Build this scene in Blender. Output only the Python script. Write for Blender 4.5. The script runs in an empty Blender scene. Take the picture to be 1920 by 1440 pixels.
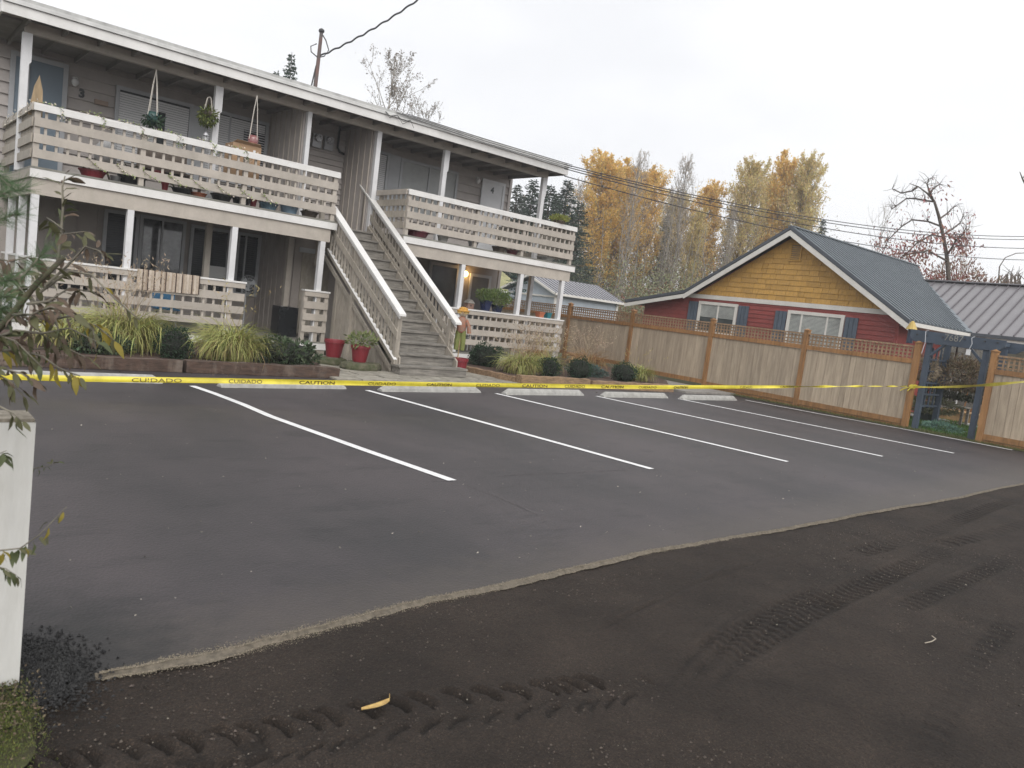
import bpy, math, random
import numpy as np
from mathutils import Vector, Matrix, Euler
random.seed(7); np.random.seed(7)
R = math.radians
SC = bpy.context.scene
COL = SC.collection
# ------------------------------------------------------------------ camera, sky, sun, exposure
CR = Vector((0.75642895, -0.64204139, 0.12489234))
CU = Vector((-0.03030647, 0.15633555, 0.98723894))
CD = Vector((0.65337337, 0.75056116, -0.09879873))
CP = Vector((0, 0, 1.63)); FOC = 1451.3
cam = bpy.data.cameras.new('camera'); camo = bpy.data.objects.new('camera', cam); COL.objects.link(camo)
M4 = Matrix((CR, CU, -CD)).transposed().to_4x4(); M4.translation = CP
camo.matrix_world = M4
cam.sensor_width = 36; cam.lens = FOC * 36 / 1920; cam.clip_end = 2000; cam.clip_start = .05
cam.dof.use_dof = True; cam.dof.focus_distance = 9; cam.dof.aperture_fstop = 5.0
SC.camera = camo
SC.view_settings.view_transform = 'Standard'; SC.view_settings.look = 'None'
SC.view_settings.gamma = 1; SC.view_settings.use_curve_mapping = False
SC.view_settings.exposure = 0.37
SUN_EL, SUN_AZ = R(38), R(200)          # azimuth clockwise from +Y (towards where the sun stands)
W = bpy.data.worlds.new('World'); SC.world = W; W.use_nodes = True
nt = W.node_tree; nt.nodes.clear()
o_ = nt.nodes.new('ShaderNodeOutputWorld'); b_ = nt.nodes.new('ShaderNodeBackground')
sk = nt.nodes.new('ShaderNodeTexSky'); sk.sky_type = 'NISHITA'; sk.sun_disc = False
sk.sun_elevation = SUN_EL; sk.sun_rotation = SUN_AZ
tc = nt.nodes.new('ShaderNodeTexCoord'); mp = nt.nodes.new('ShaderNodeMapping'); mp.inputs['Scale'].default_value = (1, 1, 2.6)
nz = nt.nodes.new('ShaderNodeTexNoise'); nz.inputs['Scale'].default_value = 2.1; nz.inputs['Detail'].default_value = 4
rp = nt.nodes.new('ShaderNodeValToRGB')
rp.color_ramp.elements[0].position = .32; rp.color_ramp.elements[0].color = (.765, .77, .79, 1)
rp.color_ramp.elements[1].position = .62; rp.color_ramp.elements[1].color = (.89, .89, .895, 1)
sc_ = nt.nodes.new('ShaderNodeVectorMath'); sc_.operation = 'SCALE'; sc_.inputs['Scale'].default_value = 10.2
mx = nt.nodes.new('ShaderNodeMix'); mx.data_type = 'RGBA'; mx.inputs[0].default_value = .95
nt.links.new(tc.outputs['Generated'], mp.inputs[0]); nt.links.new(mp.outputs[0], nz.inputs['Vector'])
nt.links.new(nz.outputs['Fac'], rp.inputs[0]); nt.links.new(rp.outputs[0], sc_.inputs[0])
nt.links.new(sk.outputs[0], mx.inputs[6]); nt.links.new(sc_.outputs[0], mx.inputs[7])
nt.links.new(mx.outputs[2], b_.inputs[0]); b_.inputs[1].default_value = .1
nt.links.new(b_.outputs[0], o_.inputs[0])
sl = bpy.data.lights.new('sun', 'SUN'); sl.energy = 1.9; sl.angle = R(50); sl.color = (1, .97, .93)
so = bpy.data.objects.new('sun', sl); COL.objects.link(so)
sdir = Vector((math.sin(SUN_AZ) * math.cos(SUN_EL), math.cos(SUN_AZ) * math.cos(SUN_EL), math.sin(SUN_EL)))
so.rotation_euler = sdir.to_track_quat('Z', 'Y').to_euler(); so.location = (0, 0, 30)

# ------------------------------------------------------------------ helpers
def at(px, py, dep):
    """a point in the place, dep metres in front of the view point along its axis"""
    return CP + (CR * ((px - 960) / FOC) - CU * ((py - 720) / FOC) + CD) * dep

def tagit(o, label=None, cat=None, group=None, kind=None):
    if label: o['label'] = label
    if cat: o['category'] = cat
    if group: o['group'] = group
    if kind: o['kind'] = kind
    return o
WL = {}
def thing(name, label, cat, loc, group=None):
    o = bpy.data.objects.new(name, None); COL.objects.link(o); o.location = loc; o.empty_display_size = .1
    WL[o.name] = Vector(loc)
    return tagit(o, label, cat, group)

MATS = {}
def mat(name, col, rough=.7, var=.12, scale=3.0, bump=.0, bscale=40, col2=None, stretch=(1, 1, 1), metal=0, spec=.5,
        emit=None, trans=0, rnd=0.0, c2pos=(.35, .65), coat=0, sub=0, dirt=0, dirtcol=(.12, .11, .08)):
    if name in MATS: return MATS[name]
    m = bpy.data.materials.new(name); m.use_nodes = True; n = m.node_tree; N = n.nodes; L = n.links
    p = N['Principled BSDF']
    p.inputs['Roughness'].default_value = rough; p.inputs['Metallic'].default_value = metal
    p.inputs['Specular IOR Level'].default_value = spec
    if trans: p.inputs['Transmission Weight'].default_value = trans
    if coat: p.inputs['Coat Weight'].default_value = coat
    geo = N.new('ShaderNodeNewGeometry'); oi = N.new('ShaderNodeObjectInfo')
    off = N.new('ShaderNodeVectorMath'); off.operation = 'MULTIPLY_ADD'
    off.inputs[1].default_value = (7.3, 5.1, 3.7)
    L.new(oi.outputs['Random'], off.inputs[0]); L.new(geo.outputs['Position'], off.inputs[2])
    mpn = N.new('ShaderNodeMapping'); mpn.inputs['Scale'].default_value = stretch
    L.new(off.outputs[0], mpn.inputs[0])
    t = N.new('ShaderNodeTexNoise'); t.inputs['Scale'].default_value = scale; t.inputs['Detail'].default_value = 6
    t.inputs['Roughness'].default_value = .65
    L.new(mpn.outputs[0], t.inputs['Vector'])
    r = N.new('ShaderNodeValToRGB'); c = col; d = col2 or tuple(x * (1 - var * 1.6) for x in c)
    u = c if col2 else tuple(min(1, x * (1 + var)) for x in c)
    r.color_ramp.elements[0].position = c2pos[0]; r.color_ramp.elements[0].color = (*d, 1)
    r.color_ramp.elements[1].position = c2pos[1]; r.color_ramp.elements[1].color = (*u, 1)
    L.new(t.outputs['Fac'], r.inputs[0]); out = r.outputs[0]
    if dirt:
        t3 = N.new('ShaderNodeTexNoise'); t3.inputs['Scale'].default_value = 2.3; t3.inputs['Detail'].default_value = 8
        t3.inputs['Roughness'].default_value = .75
        m3 = N.new('ShaderNodeMapping'); m3.inputs['Scale'].default_value = (1.4, 1.4, .35); L.new(off.outputs[0], m3.inputs[0]); L.new(m3.outputs[0], t3.inputs['Vector'])
        r3 = N.new('ShaderNodeMapRange'); r3.inputs[1].default_value = .5; r3.inputs[2].default_value = .78
        r3.inputs[3].default_value = 0; r3.inputs[4].default_value = dirt
        L.new(t3.outputs['Fac'], r3.inputs[0])
        mm = N.new('ShaderNodeMix'); mm.data_type = 'RGBA'; L.new(r3.outputs[0], mm.inputs[0]); L.new(out, mm.inputs[6])
        mm.inputs[7].default_value = (*dirtcol, 1); out = mm.outputs[2]
    if rnd:
        h = N.new('ShaderNodeHueSaturation'); mr = N.new('ShaderNodeMapRange')
        mr.inputs[3].default_value = 1 - rnd; mr.inputs[4].default_value = 1 + rnd
        L.new(oi.outputs['Random'], mr.inputs[0]); L.new(mr.outputs[0], h.inputs['Value']); L.new(out, h.inputs['Color'])
        out = h.outputs[0]
    L.new(out, p.inputs['Base Color'])
    if bump:
        t2 = N.new('ShaderNodeTexNoise'); t2.inputs['Scale'].default_value = bscale; t2.inputs['Detail'].default_value = 5
        L.new(mpn.outputs[0], t2.inputs['Vector'])
        bm_ = N.new('ShaderNodeBump'); bm_.inputs['Strength'].default_value = bump; bm_.inputs['Distance'].default_value = .01
        L.new(t2.outputs['Fac'], bm_.inputs['Height']); L.new(bm_.outputs[0], p.inputs['Normal'])
    if emit:
        p.inputs['Emission Color'].default_value = (*emit[:3], 1); p.inputs['Emission Strength'].default_value = emit[3]
    if sub:
        p.inputs['Subsurface Weight'].default_value = sub
    MATS[name] = m; return m

def leafmat(name, col, rnd=.25, trans=.35, hue=.02):
    """two-sided leaf with colour changing from leaf to leaf"""
    if name in MATS: return MATS[name]
    m = bpy.data.materials.new(name); m.use_nodes = True; n = m.node_tree; N = n.nodes; L = n.links
    p = N['Principled BSDF']; p.inputs['Roughness'].default_value = .6; p.inputs['Specular IOR Level'].default_value = .25
    geo = N.new('ShaderNodeNewGeometry'); h = N.new('ShaderNodeHueSaturation'); h.inputs['Color'].default_value = (*col, 1)
    mr = N.new('ShaderNodeMapRange'); mr.inputs[3].default_value = 1 - rnd; mr.inputs[4].default_value = 1 + rnd
    L.new(geo.outputs['Random Per Island'], mr.inputs[0]); L.new(mr.outputs[0], h.inputs['Value'])
    wn = N.new('ShaderNodeTexWhiteNoise'); wn.noise_dimensions = '1D'; L.new(geo.outputs['Random Per Island'], wn.inputs['W'])
    mh = N.new('ShaderNodeMapRange'); mh.inputs[3].default_value = .5 - hue; mh.inputs[4].default_value = .5 + hue
    L.new(wn.outputs['Value'], mh.inputs[0]); L.new(mh.outputs[0], h.inputs['Hue'])
    L.new(h.outputs[0], p.inputs['Base Color'])
    t = N.new('ShaderNodeBsdfTranslucent'); L.new(h.outputs[0], t.inputs['Color'])
    ms = N.new('ShaderNodeMixShader'); ms.inputs[0].default_value = trans
    L.new(p.outputs[0], ms.inputs[1]); L.new(t.outputs[0], ms.inputs[2]); L.new(ms.outputs[0], N['Material Output'].inputs[0])
    MATS[name] = m; return m

class MB:
    def __init__(s): s.v = []; s.f = []
    def box(s, x0, x1, y0, y1, z0, z1):
        b = len(s.v)
        s.v += [(x0, y0, z0), (x1, y0, z0), (x1, y1, z0), (x0, y1, z0), (x0, y0, z1), (x1, y0, z1), (x1, y1, z1), (x0, y1, z1)]
        s.f += [(b, b + 3, b + 2, b + 1), (b + 4, b + 5, b + 6, b + 7), (b, b + 1, b + 5, b + 4), (b + 1, b + 2, b + 6, b + 5),
                (b + 2, b + 3, b + 7, b + 6), (b + 3, b, b + 4, b + 7)]; return s
    def prism(s, pts, d):
        """closed outline pts (3d), pushed out along vector d"""
        b = len(s.v); n = len(pts); d = Vector(d)
        s.v += [tuple(p) for p in pts] + [tuple(Vector(p) + d) for p in pts]
        s.f += [tuple(range(b, b + n))[::-1], tuple(range(b + n, b + 2 * n))]
        for i in range(n): j = (i + 1) % n; s.f.append((b + i, b + j, b + n + j, b + n + i))
        return s
    def beam(s, p, q, w, h, up=(0, 0, 1)):
        """bar from p to q: w sideways, h along up"""
        p, q = Vector(p), Vector(q); a = (q - p).normalized(); up = Vector(up)
        sd = a.cross(up); sd = sd.normalized() if sd.length > 1e-4 else Vector((1, 0, 0)); u = sd.cross(a)
        sd *= w / 2; u *= h / 2
        s.prism([p - sd - u, p + sd - u, p + sd + u, p - sd + u], q - p); return s
    def tube(s, pts, rad, n=6, cap=True):
        b = len(s.v); pts = [Vector(p) for p in pts]; m = len(pts)
        if not hasattr(rad, '__len__'): rad = [rad] * m
        ref = Vector((0.31, 0.17, 0.93)).normalized()
        for i, p in enumerate(pts):
            a = (pts[min(i + 1, m - 1)] - pts[max(i - 1, 0)])
            a = a.normalized() if a.length > 1e-9 else Vector((0, 0, 1))
            r_ = ref if abs(a.dot(ref)) < .95 else Vector((1, 0, 0))
            u = a.cross(r_).normalized(); w = a.cross(u)
            for k in range(n):
                t = 2 * math.pi * k / n; s.v.append(tuple(p + (u * math.cos(t) + w * math.sin(t)) * rad[i]))
        for i in range(m - 1):
            for k in range(n):
                k2 = (k + 1) % n; s.f.append((b + i * n + k, b + i * n + k2, b + (i + 1) * n + k2, b + (i + 1) * n + k))
        if cap: s.f.append(tuple(range(b, b + n))[::-1]); s.f.append(tuple(range(b + (m - 1) * n, b + m * n)))
        return s
    def lathe(s, c, prof, n=20, sx=1, sy=1, rot=0):
        b = len(s.v); c = Vector(c)
        for r, z in prof:
            for k in range(n):
                t = 2 * math.pi * k / n + rot; s.v.append((c.x + r * math.cos(t) * sx, c.y + r * math.sin(t) * sy, c.z + z))
        for i in range(len(prof) - 1):
            for k in range(n):
                k2 = (k + 1) % n; s.f.append((b + i * n + k, b + i * n + k2, b + (i + 1) * n + k2, b + (i + 1) * n + k))
        s.f.append(tuple(range(b, b + n))[::-1]); s.f.append(tuple(range(b + (len(prof) - 1) * n, b + len(prof) * n)))
        return s
    def quad(s, a, b_, c, d):
        b = len(s.v); s.v += [tuple(a), tuple(b_), tuple(c), tuple(d)]; s.f.append((b, b + 1, b + 2, b + 3)); return s
    def leaf(s, p, a, u, ln, wd):
        """pointed folded leaf from p along a, u = leaf normal"""
        p, a, u = Vector(p), Vector(a).normalized(), Vector(u); sd = a.cross(u)
        sd = sd.normalized() if sd.length > 1e-4 else Vector((1, 0, 0)); u = sd.cross(a)
        b = len(s.v); m = p + a * ln * .45
        s.v += [tuple(p), tuple(m - sd * wd / 2 + u * wd * .15), tuple(p + a * ln - u * ln * .12), tuple(m + sd * wd / 2 + u * wd * .15), tuple(m)]
        s.f += [(b, b + 4, b + 1), (b + 4, b + 2, b + 1), (b, b + 3, b + 4), (b + 4, b + 3, b + 2)]; return s
    def mesh(s, name, origin=(0, 0, 0)):
        me = bpy.data.meshes.new(name); o = Vector(origin)
        me.from_pydata([(x - o.x, y - o.y, z - o.z) for x, y, z in s.v], [], s.f); me.update(); return me

def link(me, name, m, parent=None, origin=(0, 0, 0), smooth=False):
    o = bpy.data.objects.new(name, me); COL.objects.link(o)
    if m and not me.materials: me.materials.append(m)
    origin = Vector(origin)
    if parent: o.parent = parent; o.location = origin - WL.get(parent.name, Vector()); 
    else: o.location = origin
    WL[o.name] = origin
    if smooth: me.polygons.foreach_set('use_smooth', [True] * len(me.polygons))
    return o
def put(name, mb, m, parent=None, smooth=False, label=None, kind=None):
    """mesh given in place coordinates; its origin goes to the foot of its own bounds"""
    a = np.array(mb.v); og = ((a[:, 0].min() + a[:, 0].max()) / 2, (a[:, 1].min() + a[:, 1].max()) / 2, a[:, 2].min())
    o = link(mb.mesh(name, og), name, m, parent, og, smooth)
    return tagit(o, label, kind=kind)
UC = {}
def bx(name, m, parent, x0, x1, y0, y1, z0, z1, label=None, wedge=None):
    """box that shares one unit mesh per material; wedge 'y'/'x' = lap board, thicker at its foot"""
    k = (m.name, wedge)
    if k not in UC:
        a = MB()
        if not wedge: a.box(-.5, .5, -.5, .5, -.5, .5)
        elif wedge == 'y': a.prism([(-.5, .5, -.5), (-.5, -.5, -.5), (-.5, .3, .5), (-.5, .5, .5)], (1, 0, 0))
        else: a.prism([(.5, -.5, -.5), (-.5, -.5, -.5), (.3, -.5, .5), (.5, -.5, .5)], (0, 1, 0))
        UC[k] = a.mesh(name)
    c = Vector(((x0 + x1) / 2, (y0 + y1) / 2, (z0 + z1) / 2))
    o = link(UC[k], name, m, parent, c); o.scale = (abs(x1 - x0), abs(y1 - y0), abs(z1 - z0))
    if label: o['label'] = label
    return o
def copy_tree(o, parent=None):
    c = o.copy(); COL.objects.link(c)
    if parent: c.parent = parent
    for ch in list(o.children): copy_tree(ch, c)
    return c
def struct(name, mb, m, smooth=False): 
    o = put(name, mb, m, None, smooth); o['kind'] = 'structure'; return o
def text_mesh(txt, size, bold=0):
    cu = bpy.data.curves.new('lettering', 'FONT'); cu.body = txt; cu.size = size; cu.align_x = 'CENTER'; cu.align_y = 'CENTER'
    cu.offset = bold; cu.resolution_u = 3; cu.extrude = .002
    o = bpy.data.objects.new('t', cu); COL.objects.link(o); dg = bpy.context.evaluated_depsgraph_get()
    me = bpy.data.meshes.new_from_object(o.evaluated_get(dg)); bpy.data.objects.remove(o); me.materials.clear(); return me

# ------------------------------------------------------------------ materials
WHITE = mat('white_paint', (.66, .65, .635), .55, .05, 2.0, .08, 30, dirt=.35, dirtcol=(.42, .41, .37), stretch=(1, 1, 1))
POSTW = mat('post_white_paint', (.62, .62, .63), .5, .05, 3.0, .05, 30, dirt=.25, dirtcol=(.45, .44, .42))
TAUPE = mat('taupe_paint', (.40, .36, .315), .6, .07, 3.0, .15, 25, rnd=.06, dirt=.5, dirtcol=(.27, .25, .2))
TAUPED = mat('weathered_taupe_paint', (.33, .295, .25), .7, .12, 5.0, .15, 25, rnd=.08, dirt=.55, dirtcol=(.17, .16, .11), stretch=(3, 3, 1))
SIDING = mat('siding_paint', (.41, .375, .355), .65, .06, 3.0, .06, 30, rnd=.03)
GREYTRIM = mat('grey_trim_paint', (.42, .43, .45), .5, .05)
BATT = mat('batten_paint', (.33, .295, .27), .65, .06, 2, .06)
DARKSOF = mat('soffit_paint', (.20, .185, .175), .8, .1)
DECKW = mat('deck_wood', (.20, .195, .17), .8, .2, 6, .2, 30, stretch=(.5, 3, 1))
TREAD = mat('weathered_tread_wood', (.205, .190, .168), .8, .3, 7, .35, 30, stretch=(.4, 4, 4), dirt=.6, dirtcol=(.09, .082, .068))
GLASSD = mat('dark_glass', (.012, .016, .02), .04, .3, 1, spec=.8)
GLASSM = mat('window_glass', (.10, .11, .12), .06, .3, .8, spec=.8)
BLIND = mat('blind_slat', (.66, .66, .67), .6, .03)
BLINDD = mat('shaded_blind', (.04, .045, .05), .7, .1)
DOORBG = mat('blue_grey_door', (.17, .22, .27), .45, .04, 1)
DOORW = mat('white_door', (.62, .63, .65), .45, .03)
CEDAR = mat('stained_cedar', (.29, .150, .058), .6, .2, 5, .15, 30, stretch=(3, 3, .4), rnd=.1)
FBOARD = mat('fence_board_wood', (.45, .37, .275), .75, .18, 4.5, .2, 25, col2=(.31, .25, .185), stretch=(4, 4, .35), rnd=.13, dirt=.25, dirtcol=(.16, .12, .085))
LATT = mat('lattice_wood', (.30, .20, .12), .7, .2, 6, .1, 30, stretch=(3, 3, 1))
REDS = mat('red_siding', (.25, .05, .043), .6, .10, 3, .1, rnd=.09, dirt=.35, dirtcol=(.14, .05, .045))
YEL = mat('ochre_shingle', (.50, .29, .075), .7, .1, 7, .15, 30, stretch=(3, 3, .8), rnd=.12, dirt=.3, dirtcol=(.28, .17, .07))
TRIMW = mat('house_white_trim', (.68, .66, .62), .5, .05)
NAVY = mat('navy_paint', (.055, .075, .105), .5, .12, 3, .06, dirt=.2, dirtcol=(.1, .12, .12))
ROOFG = mat('blue_grey_metal_roof', (.055, .066, .078), .45, .06, 2, metal=.35, spec=.6)
ROOFRIB = mat('roof_rib_metal', (.17, .195, .215), .4, .06, 2, metal=.2)
ROOFDK = mat('dark_roof_edge', (.075, .085, .10), .4, .06)
ROOFP = mat('taupe_metal_roof', (.235, .225, .235), .35, .05, 1.2, metal=.3)
SEAM = mat('roof_seam', (.12, .11, .12), .5, .05)
SHEDW = mat('pale_blue_siding', (.42, .47, .52), .6, .05)
CONC = mat('concrete', (.36, .355, .335), .85, .14, 9, .35, 60, dirt=.5, dirtcol=(.25, .24, .21))
PLINE = mat('line_paint', (.74, .74, .74), .6, .08, 30, .15, 90, dirt=.5, dirtcol=(.38, .36, .36))
RAILTIE = mat('railroad_tie_wood', (.075, .046, .033), .85, .3, 6, .6, 18, stretch=(1, 4, 4), dirt=.7, dirtcol=(.28, .24, .2))
TIEL = mat('weathered_tie_wood', (.26, .17, .10), .85, .25, 6, .5, 18, stretch=(1, 4, 4), dirt=.5, dirtcol=(.1, .08, .06))
REDPOT = mat('red_plastic', (.19, .018, .026), .45, .06, 2)
SOIL = mat('bark_mulch', (.10, .055, .038), .95, .4, 22, .8, 40, col2=(.035, .022, .016))
ROCK = mat('mossy_rock', (.12, .11, .075), .95, .3, 9, 1.0, 14, col2=(.045, .055, .02))
METAL = mat('galvanised_metal', (.35, .35, .36), .4, .1, metal=.6)
BLACKP = mat('black_plastic', (.01, .011, .013), .35, .1)
TAPEM = mat('yellow_tape', (.66, .56, .05), .4, .14, 3, .1, 15)
TAPELET = mat('tape_lettering', (.10, .06, .01), .5, .1)
BARK = mat('birch_bark', (.34, .31, .27), .85, .25, 8, .1, col2=(.16, .14, .12))
BARKD = mat('dark_bark', (.10, .08, .065), .9, .25, 6, .2)
ROPE = mat('rope', (.5, .47, .42), .8, .1)
WIREM = mat('cable', (.045, .045, .05), .6, .1)
PLAINW = mat('white_plastic', (.66, .66, .66), .4, .04)
TERRA = mat('terracotta', (.42, .14, .07), .7, .1)
TEAL = mat('teal_glaze', (.02, .16, .19), .25, .1, coat=.5)
BLUEG = mat('blue_glaze', (.014, .024, .075), .2, .15, coat=.7)
CARD = mat('cardboard', (.34, .22, .13), .85, .06)

exec_ground = True
# ------------------------------------------------------------------ ground
def asphalt_mat():
    m = bpy.data.materials.new('asphalt'); m.use_nodes = True; n = m.node_tree; N = n.nodes; L = n.links; p = N['Principled BSDF']
    geo = N.new('ShaderNodeNewGeometry')
    def noise(sc, det=6, ro=.6, stretch=None, rot=0):
        t = N.new('ShaderNodeTexNoise'); t.inputs['Scale'].default_value = sc; t.inputs['Detail'].default_value = det; t.inputs['Roughness'].default_value = ro
        if stretch:
            q = N.new('ShaderNodeMapping'); q.inputs['Scale'].default_value = stretch; q.inputs['Rotation'].default_value = (0, 0, rot)
            L.new(geo.outputs['Position'], q.inputs[0]); L.new(q.outputs[0], t.inputs['Vector'])
        else: L.new(geo.outputs['Position'], t.inputs['Vector'])
        return t
    a2_ = noise(6, 6, .7)
    a = noise(.55, 5, .6, (1, .55, 1), R(18)); b = noise(85, 5, .8); c = noise(2.4, 5, .75, (.5, 1.6, 1), R(12)); v = N.new('ShaderNodeTexVoronoi')
    v.inputs['Scale'].default_value = 55; L.new(geo.outputs['Position'], v.inputs['Vector'])
    r = N.new('ShaderNodeValToRGB'); r.color_ramp.elements[0].position = .36; r.color_ramp.elements[0].color = (.0175, .0148, .0170, 1)
    r.color_ramp.elements[1].position = .62; r.color_ramp.elements[1].color = (.044, .0355, .039, 1); L.new(a.outputs['Fac'], r.inputs[0])
    r2 = N.new('ShaderNodeValToRGB'); r2.color_ramp.elements[0].position = .34; r2.color_ramp.elements[0].color = (.42, .42, .45, 1)
    r2.color_ramp.elements[1].position = .47; r2.color_ramp.elements[1].color = (1, 1, 1, 1); L.new(c.outputs['Fac'], r2.inputs[0])
    m1 = N.new('ShaderNodeMix'); m1.data_type = 'RGBA'; m1.blend_type = 'MULTIPLY'; m1.inputs[0].default_value = .8
    L.new(r.outputs[0], m1.inputs[6]); L.new(r2.outputs[0], m1.inputs[7])
    r3 = N.new('ShaderNodeValToRGB'); r3.color_ramp.elements[0].position = .35; r3.color_ramp.elements[0].color = (.5, .5, .5, 1)
    r3.color_ramp.elements[1].position = .7; r3.color_ramp.elements[1].color = (1.7, 1.66, 1.6, 1); L.new(b.outputs['Fac'], r3.inputs[0])
    m2 = N.new('ShaderNodeMix'); m2.data_type = 'RGBA'; m2.blend_type = 'MULTIPLY'; m2.inputs[0].default_value = .9
    L.new(m1.outputs[2], m2.inputs[6]); L.new(r3.outputs[0], m2.inputs[7])
    sx = N.new('ShaderNodeSeparateXYZ'); L.new(geo.outputs['Position'], sx.inputs[0])
    dy = N.new('ShaderNodeMath'); dy.operation = 'MULTIPLY_ADD'; dy.inputs[1].default_value = -.055; L.new(sx.outputs[0], dy.inputs[0]); L.new(sx.outputs[1], dy.inputs[2])
    dn = N.new('ShaderNodeMath'); dn.operation = 'MULTIPLY_ADD'; dn.inputs[1].default_value = -.9; L.new(a2_.outputs['Fac'], dn.inputs[0]); L.new(dy.outputs[0], dn.inputs[2])
    dr = N.new('ShaderNodeMapRange'); dr.inputs[1].default_value = 2.62; dr.inputs[2].default_value = 3.25; dr.inputs[3].default_value = .6; dr.inputs[4].default_value = 0; L.new(dn.outputs[0], dr.inputs[0])
    dm = N.new('ShaderNodeMix'); dm.data_type = 'RGBA'; L.new(dr.outputs[0], dm.inputs[0]); L.new(m2.outputs[2], dm.inputs[6]); dm.inputs[7].default_value = (.062, .050, .040, 1)
    # oil-dark fresh asphalt by the white post and old scuffs
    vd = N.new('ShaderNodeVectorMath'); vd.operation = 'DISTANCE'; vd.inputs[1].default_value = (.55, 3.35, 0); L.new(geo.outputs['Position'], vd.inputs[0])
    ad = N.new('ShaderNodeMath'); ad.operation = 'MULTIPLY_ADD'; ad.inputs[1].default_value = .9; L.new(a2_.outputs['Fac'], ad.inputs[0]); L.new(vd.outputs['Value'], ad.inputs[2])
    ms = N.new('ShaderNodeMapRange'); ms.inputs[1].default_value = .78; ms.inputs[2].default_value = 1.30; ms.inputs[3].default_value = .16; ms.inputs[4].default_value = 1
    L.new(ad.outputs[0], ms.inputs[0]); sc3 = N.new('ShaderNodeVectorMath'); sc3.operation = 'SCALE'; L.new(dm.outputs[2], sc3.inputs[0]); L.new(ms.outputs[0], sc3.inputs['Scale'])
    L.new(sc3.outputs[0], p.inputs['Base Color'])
    p.inputs['Roughness'].default_value = .56; p.inputs['Specular IOR Level'].default_value = .62
    bm_ = N.new('ShaderNodeBump'); bm_.inputs['Strength'].default_value = .55; bm_.inputs['Distance'].default_value = .004
    L.new(v.outputs['Distance'], bm_.inputs['Height'])
    bm2 = N.new('ShaderNodeBump'); bm2.inputs['Strength'].default_value = .4; bm2.inputs['Distance'].default_value = .003
    L.new(b.outputs['Fac'], bm2.inputs['Height']); L.new(bm_.outputs[0], bm2.inputs['Normal']); L.new(bm2.outputs[0], p.inputs['Normal'])
    return m
ASPH = asphalt_mat()
def gravel_mat():
    m = bpy.data.materials.new('asphalt_millings'); m.use_nodes = True; n = m.node_tree; N = n.nodes; L = n.links; p = N['Principled BSDF']
    geo = N.new('ShaderNodeNewGeometry')
    v = N.new('ShaderNodeTexVoronoi'); v.inputs['Scale'].default_value = 85; L.new(geo.outputs['Position'], v.inputs['Vector'])
    v2 = N.new('ShaderNodeTexVoronoi'); v2.inputs['Scale'].default_value = 210; L.new(geo.outputs['Position'], v2.inputs['Vector'])
    big = N.new('ShaderNodeTexNoise'); big.inputs['Scale'].default_value = 1.3; big.inputs['Detail'].default_value = 8; big.inputs['Roughness'].default_value = .7
    L.new(geo.outputs['Position'], big.inputs['Vector'])
    r = N.new('ShaderNodeValToRGB'); r.color_ramp.elements[0].position = .35; r.color_ramp.elements[0].color = (.0165, .0122, .0095, 1)
    r.color_ramp.elements[1].position = .68; r.color_ramp.elements[1].color = (.036, .0272, .0215, 1); L.new(big.outputs['Fac'], r.inputs[0])
    sp = N.new('ShaderNodeSeparateColor'); L.new(v2.outputs['Color'], sp.inputs[0])
    r2 = N.new('ShaderNodeValToRGB'); r2.color_ramp.elements[0].position = .0; r2.color_ramp.elements[0].color = (.55, .55, .55, 1)
    e = r2.color_ramp.elements[1]; e.position = .90; e.color = (1.25, 1.2, 1.15, 1)
    e = r2.color_ramp.elements.new(.965); e.color = (2.1, 2.0, 1.85, 1); L.new(sp.outputs[0], r2.inputs[0])
    m1 = N.new('ShaderNodeMix'); m1.data_type = 'RGBA'; m1.blend_type = 'MULTIPLY'; m1.inputs[0].default_value = 1
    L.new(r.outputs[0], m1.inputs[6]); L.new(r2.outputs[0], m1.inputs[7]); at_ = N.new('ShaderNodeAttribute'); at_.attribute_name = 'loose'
    mw = N.new('ShaderNodeMapRange'); mw.inputs[3].default_value = 1; mw.inputs[4].default_value = .45; L.new(at_.outputs['Fac'], mw.inputs[0])  # tyre grooves darkened in the colour: painted groove shade plus damp, pressed gravel
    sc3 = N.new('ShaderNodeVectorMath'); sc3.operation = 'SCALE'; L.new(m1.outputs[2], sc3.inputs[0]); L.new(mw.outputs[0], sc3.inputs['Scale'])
    L.new(sc3.outputs[0], p.inputs['Base Color'])
    p.inputs['Roughness'].default_value = .85; p.inputs['Specular IOR Level'].default_value = .3
    b1 = N.new('ShaderNodeBump'); b1.inputs['Strength'].default_value = .8; b1.inputs['Distance'].default_value = .006; L.new(v.outputs['Distance'], b1.inputs['Height'])
    b2 = N.new('ShaderNodeBump'); b2.inputs['Strength'].default_value = .8; b2.inputs['Distance'].default_value = .003; L.new(v2.outputs['Distance'], b2.inputs['Height'])
    L.new(b1.outputs[0], b2.inputs['Normal']); L.new(b2.outputs[0], p.inputs['Normal']); return m
GRAV = gravel_mat()
GRASSG = mat('turf_ground', (.06, .075, .025), .95, .3, 9, .5, 40, col2=(.045, .035, .02))
FIELD = mat('field_ground', (.07, .072, .035), .95, .3, .4, .5, 4)
SAND = mat('sand_edge', (.135, .115, .088), .95, .25, 30, .5, 120, dirt=.5, dirtcol=(.09, .07, .05))
CRUMB = mat('fresh_asphalt_crumbs', (.007, .007, .0075), .5, .3, 60, .9, 90)

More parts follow.
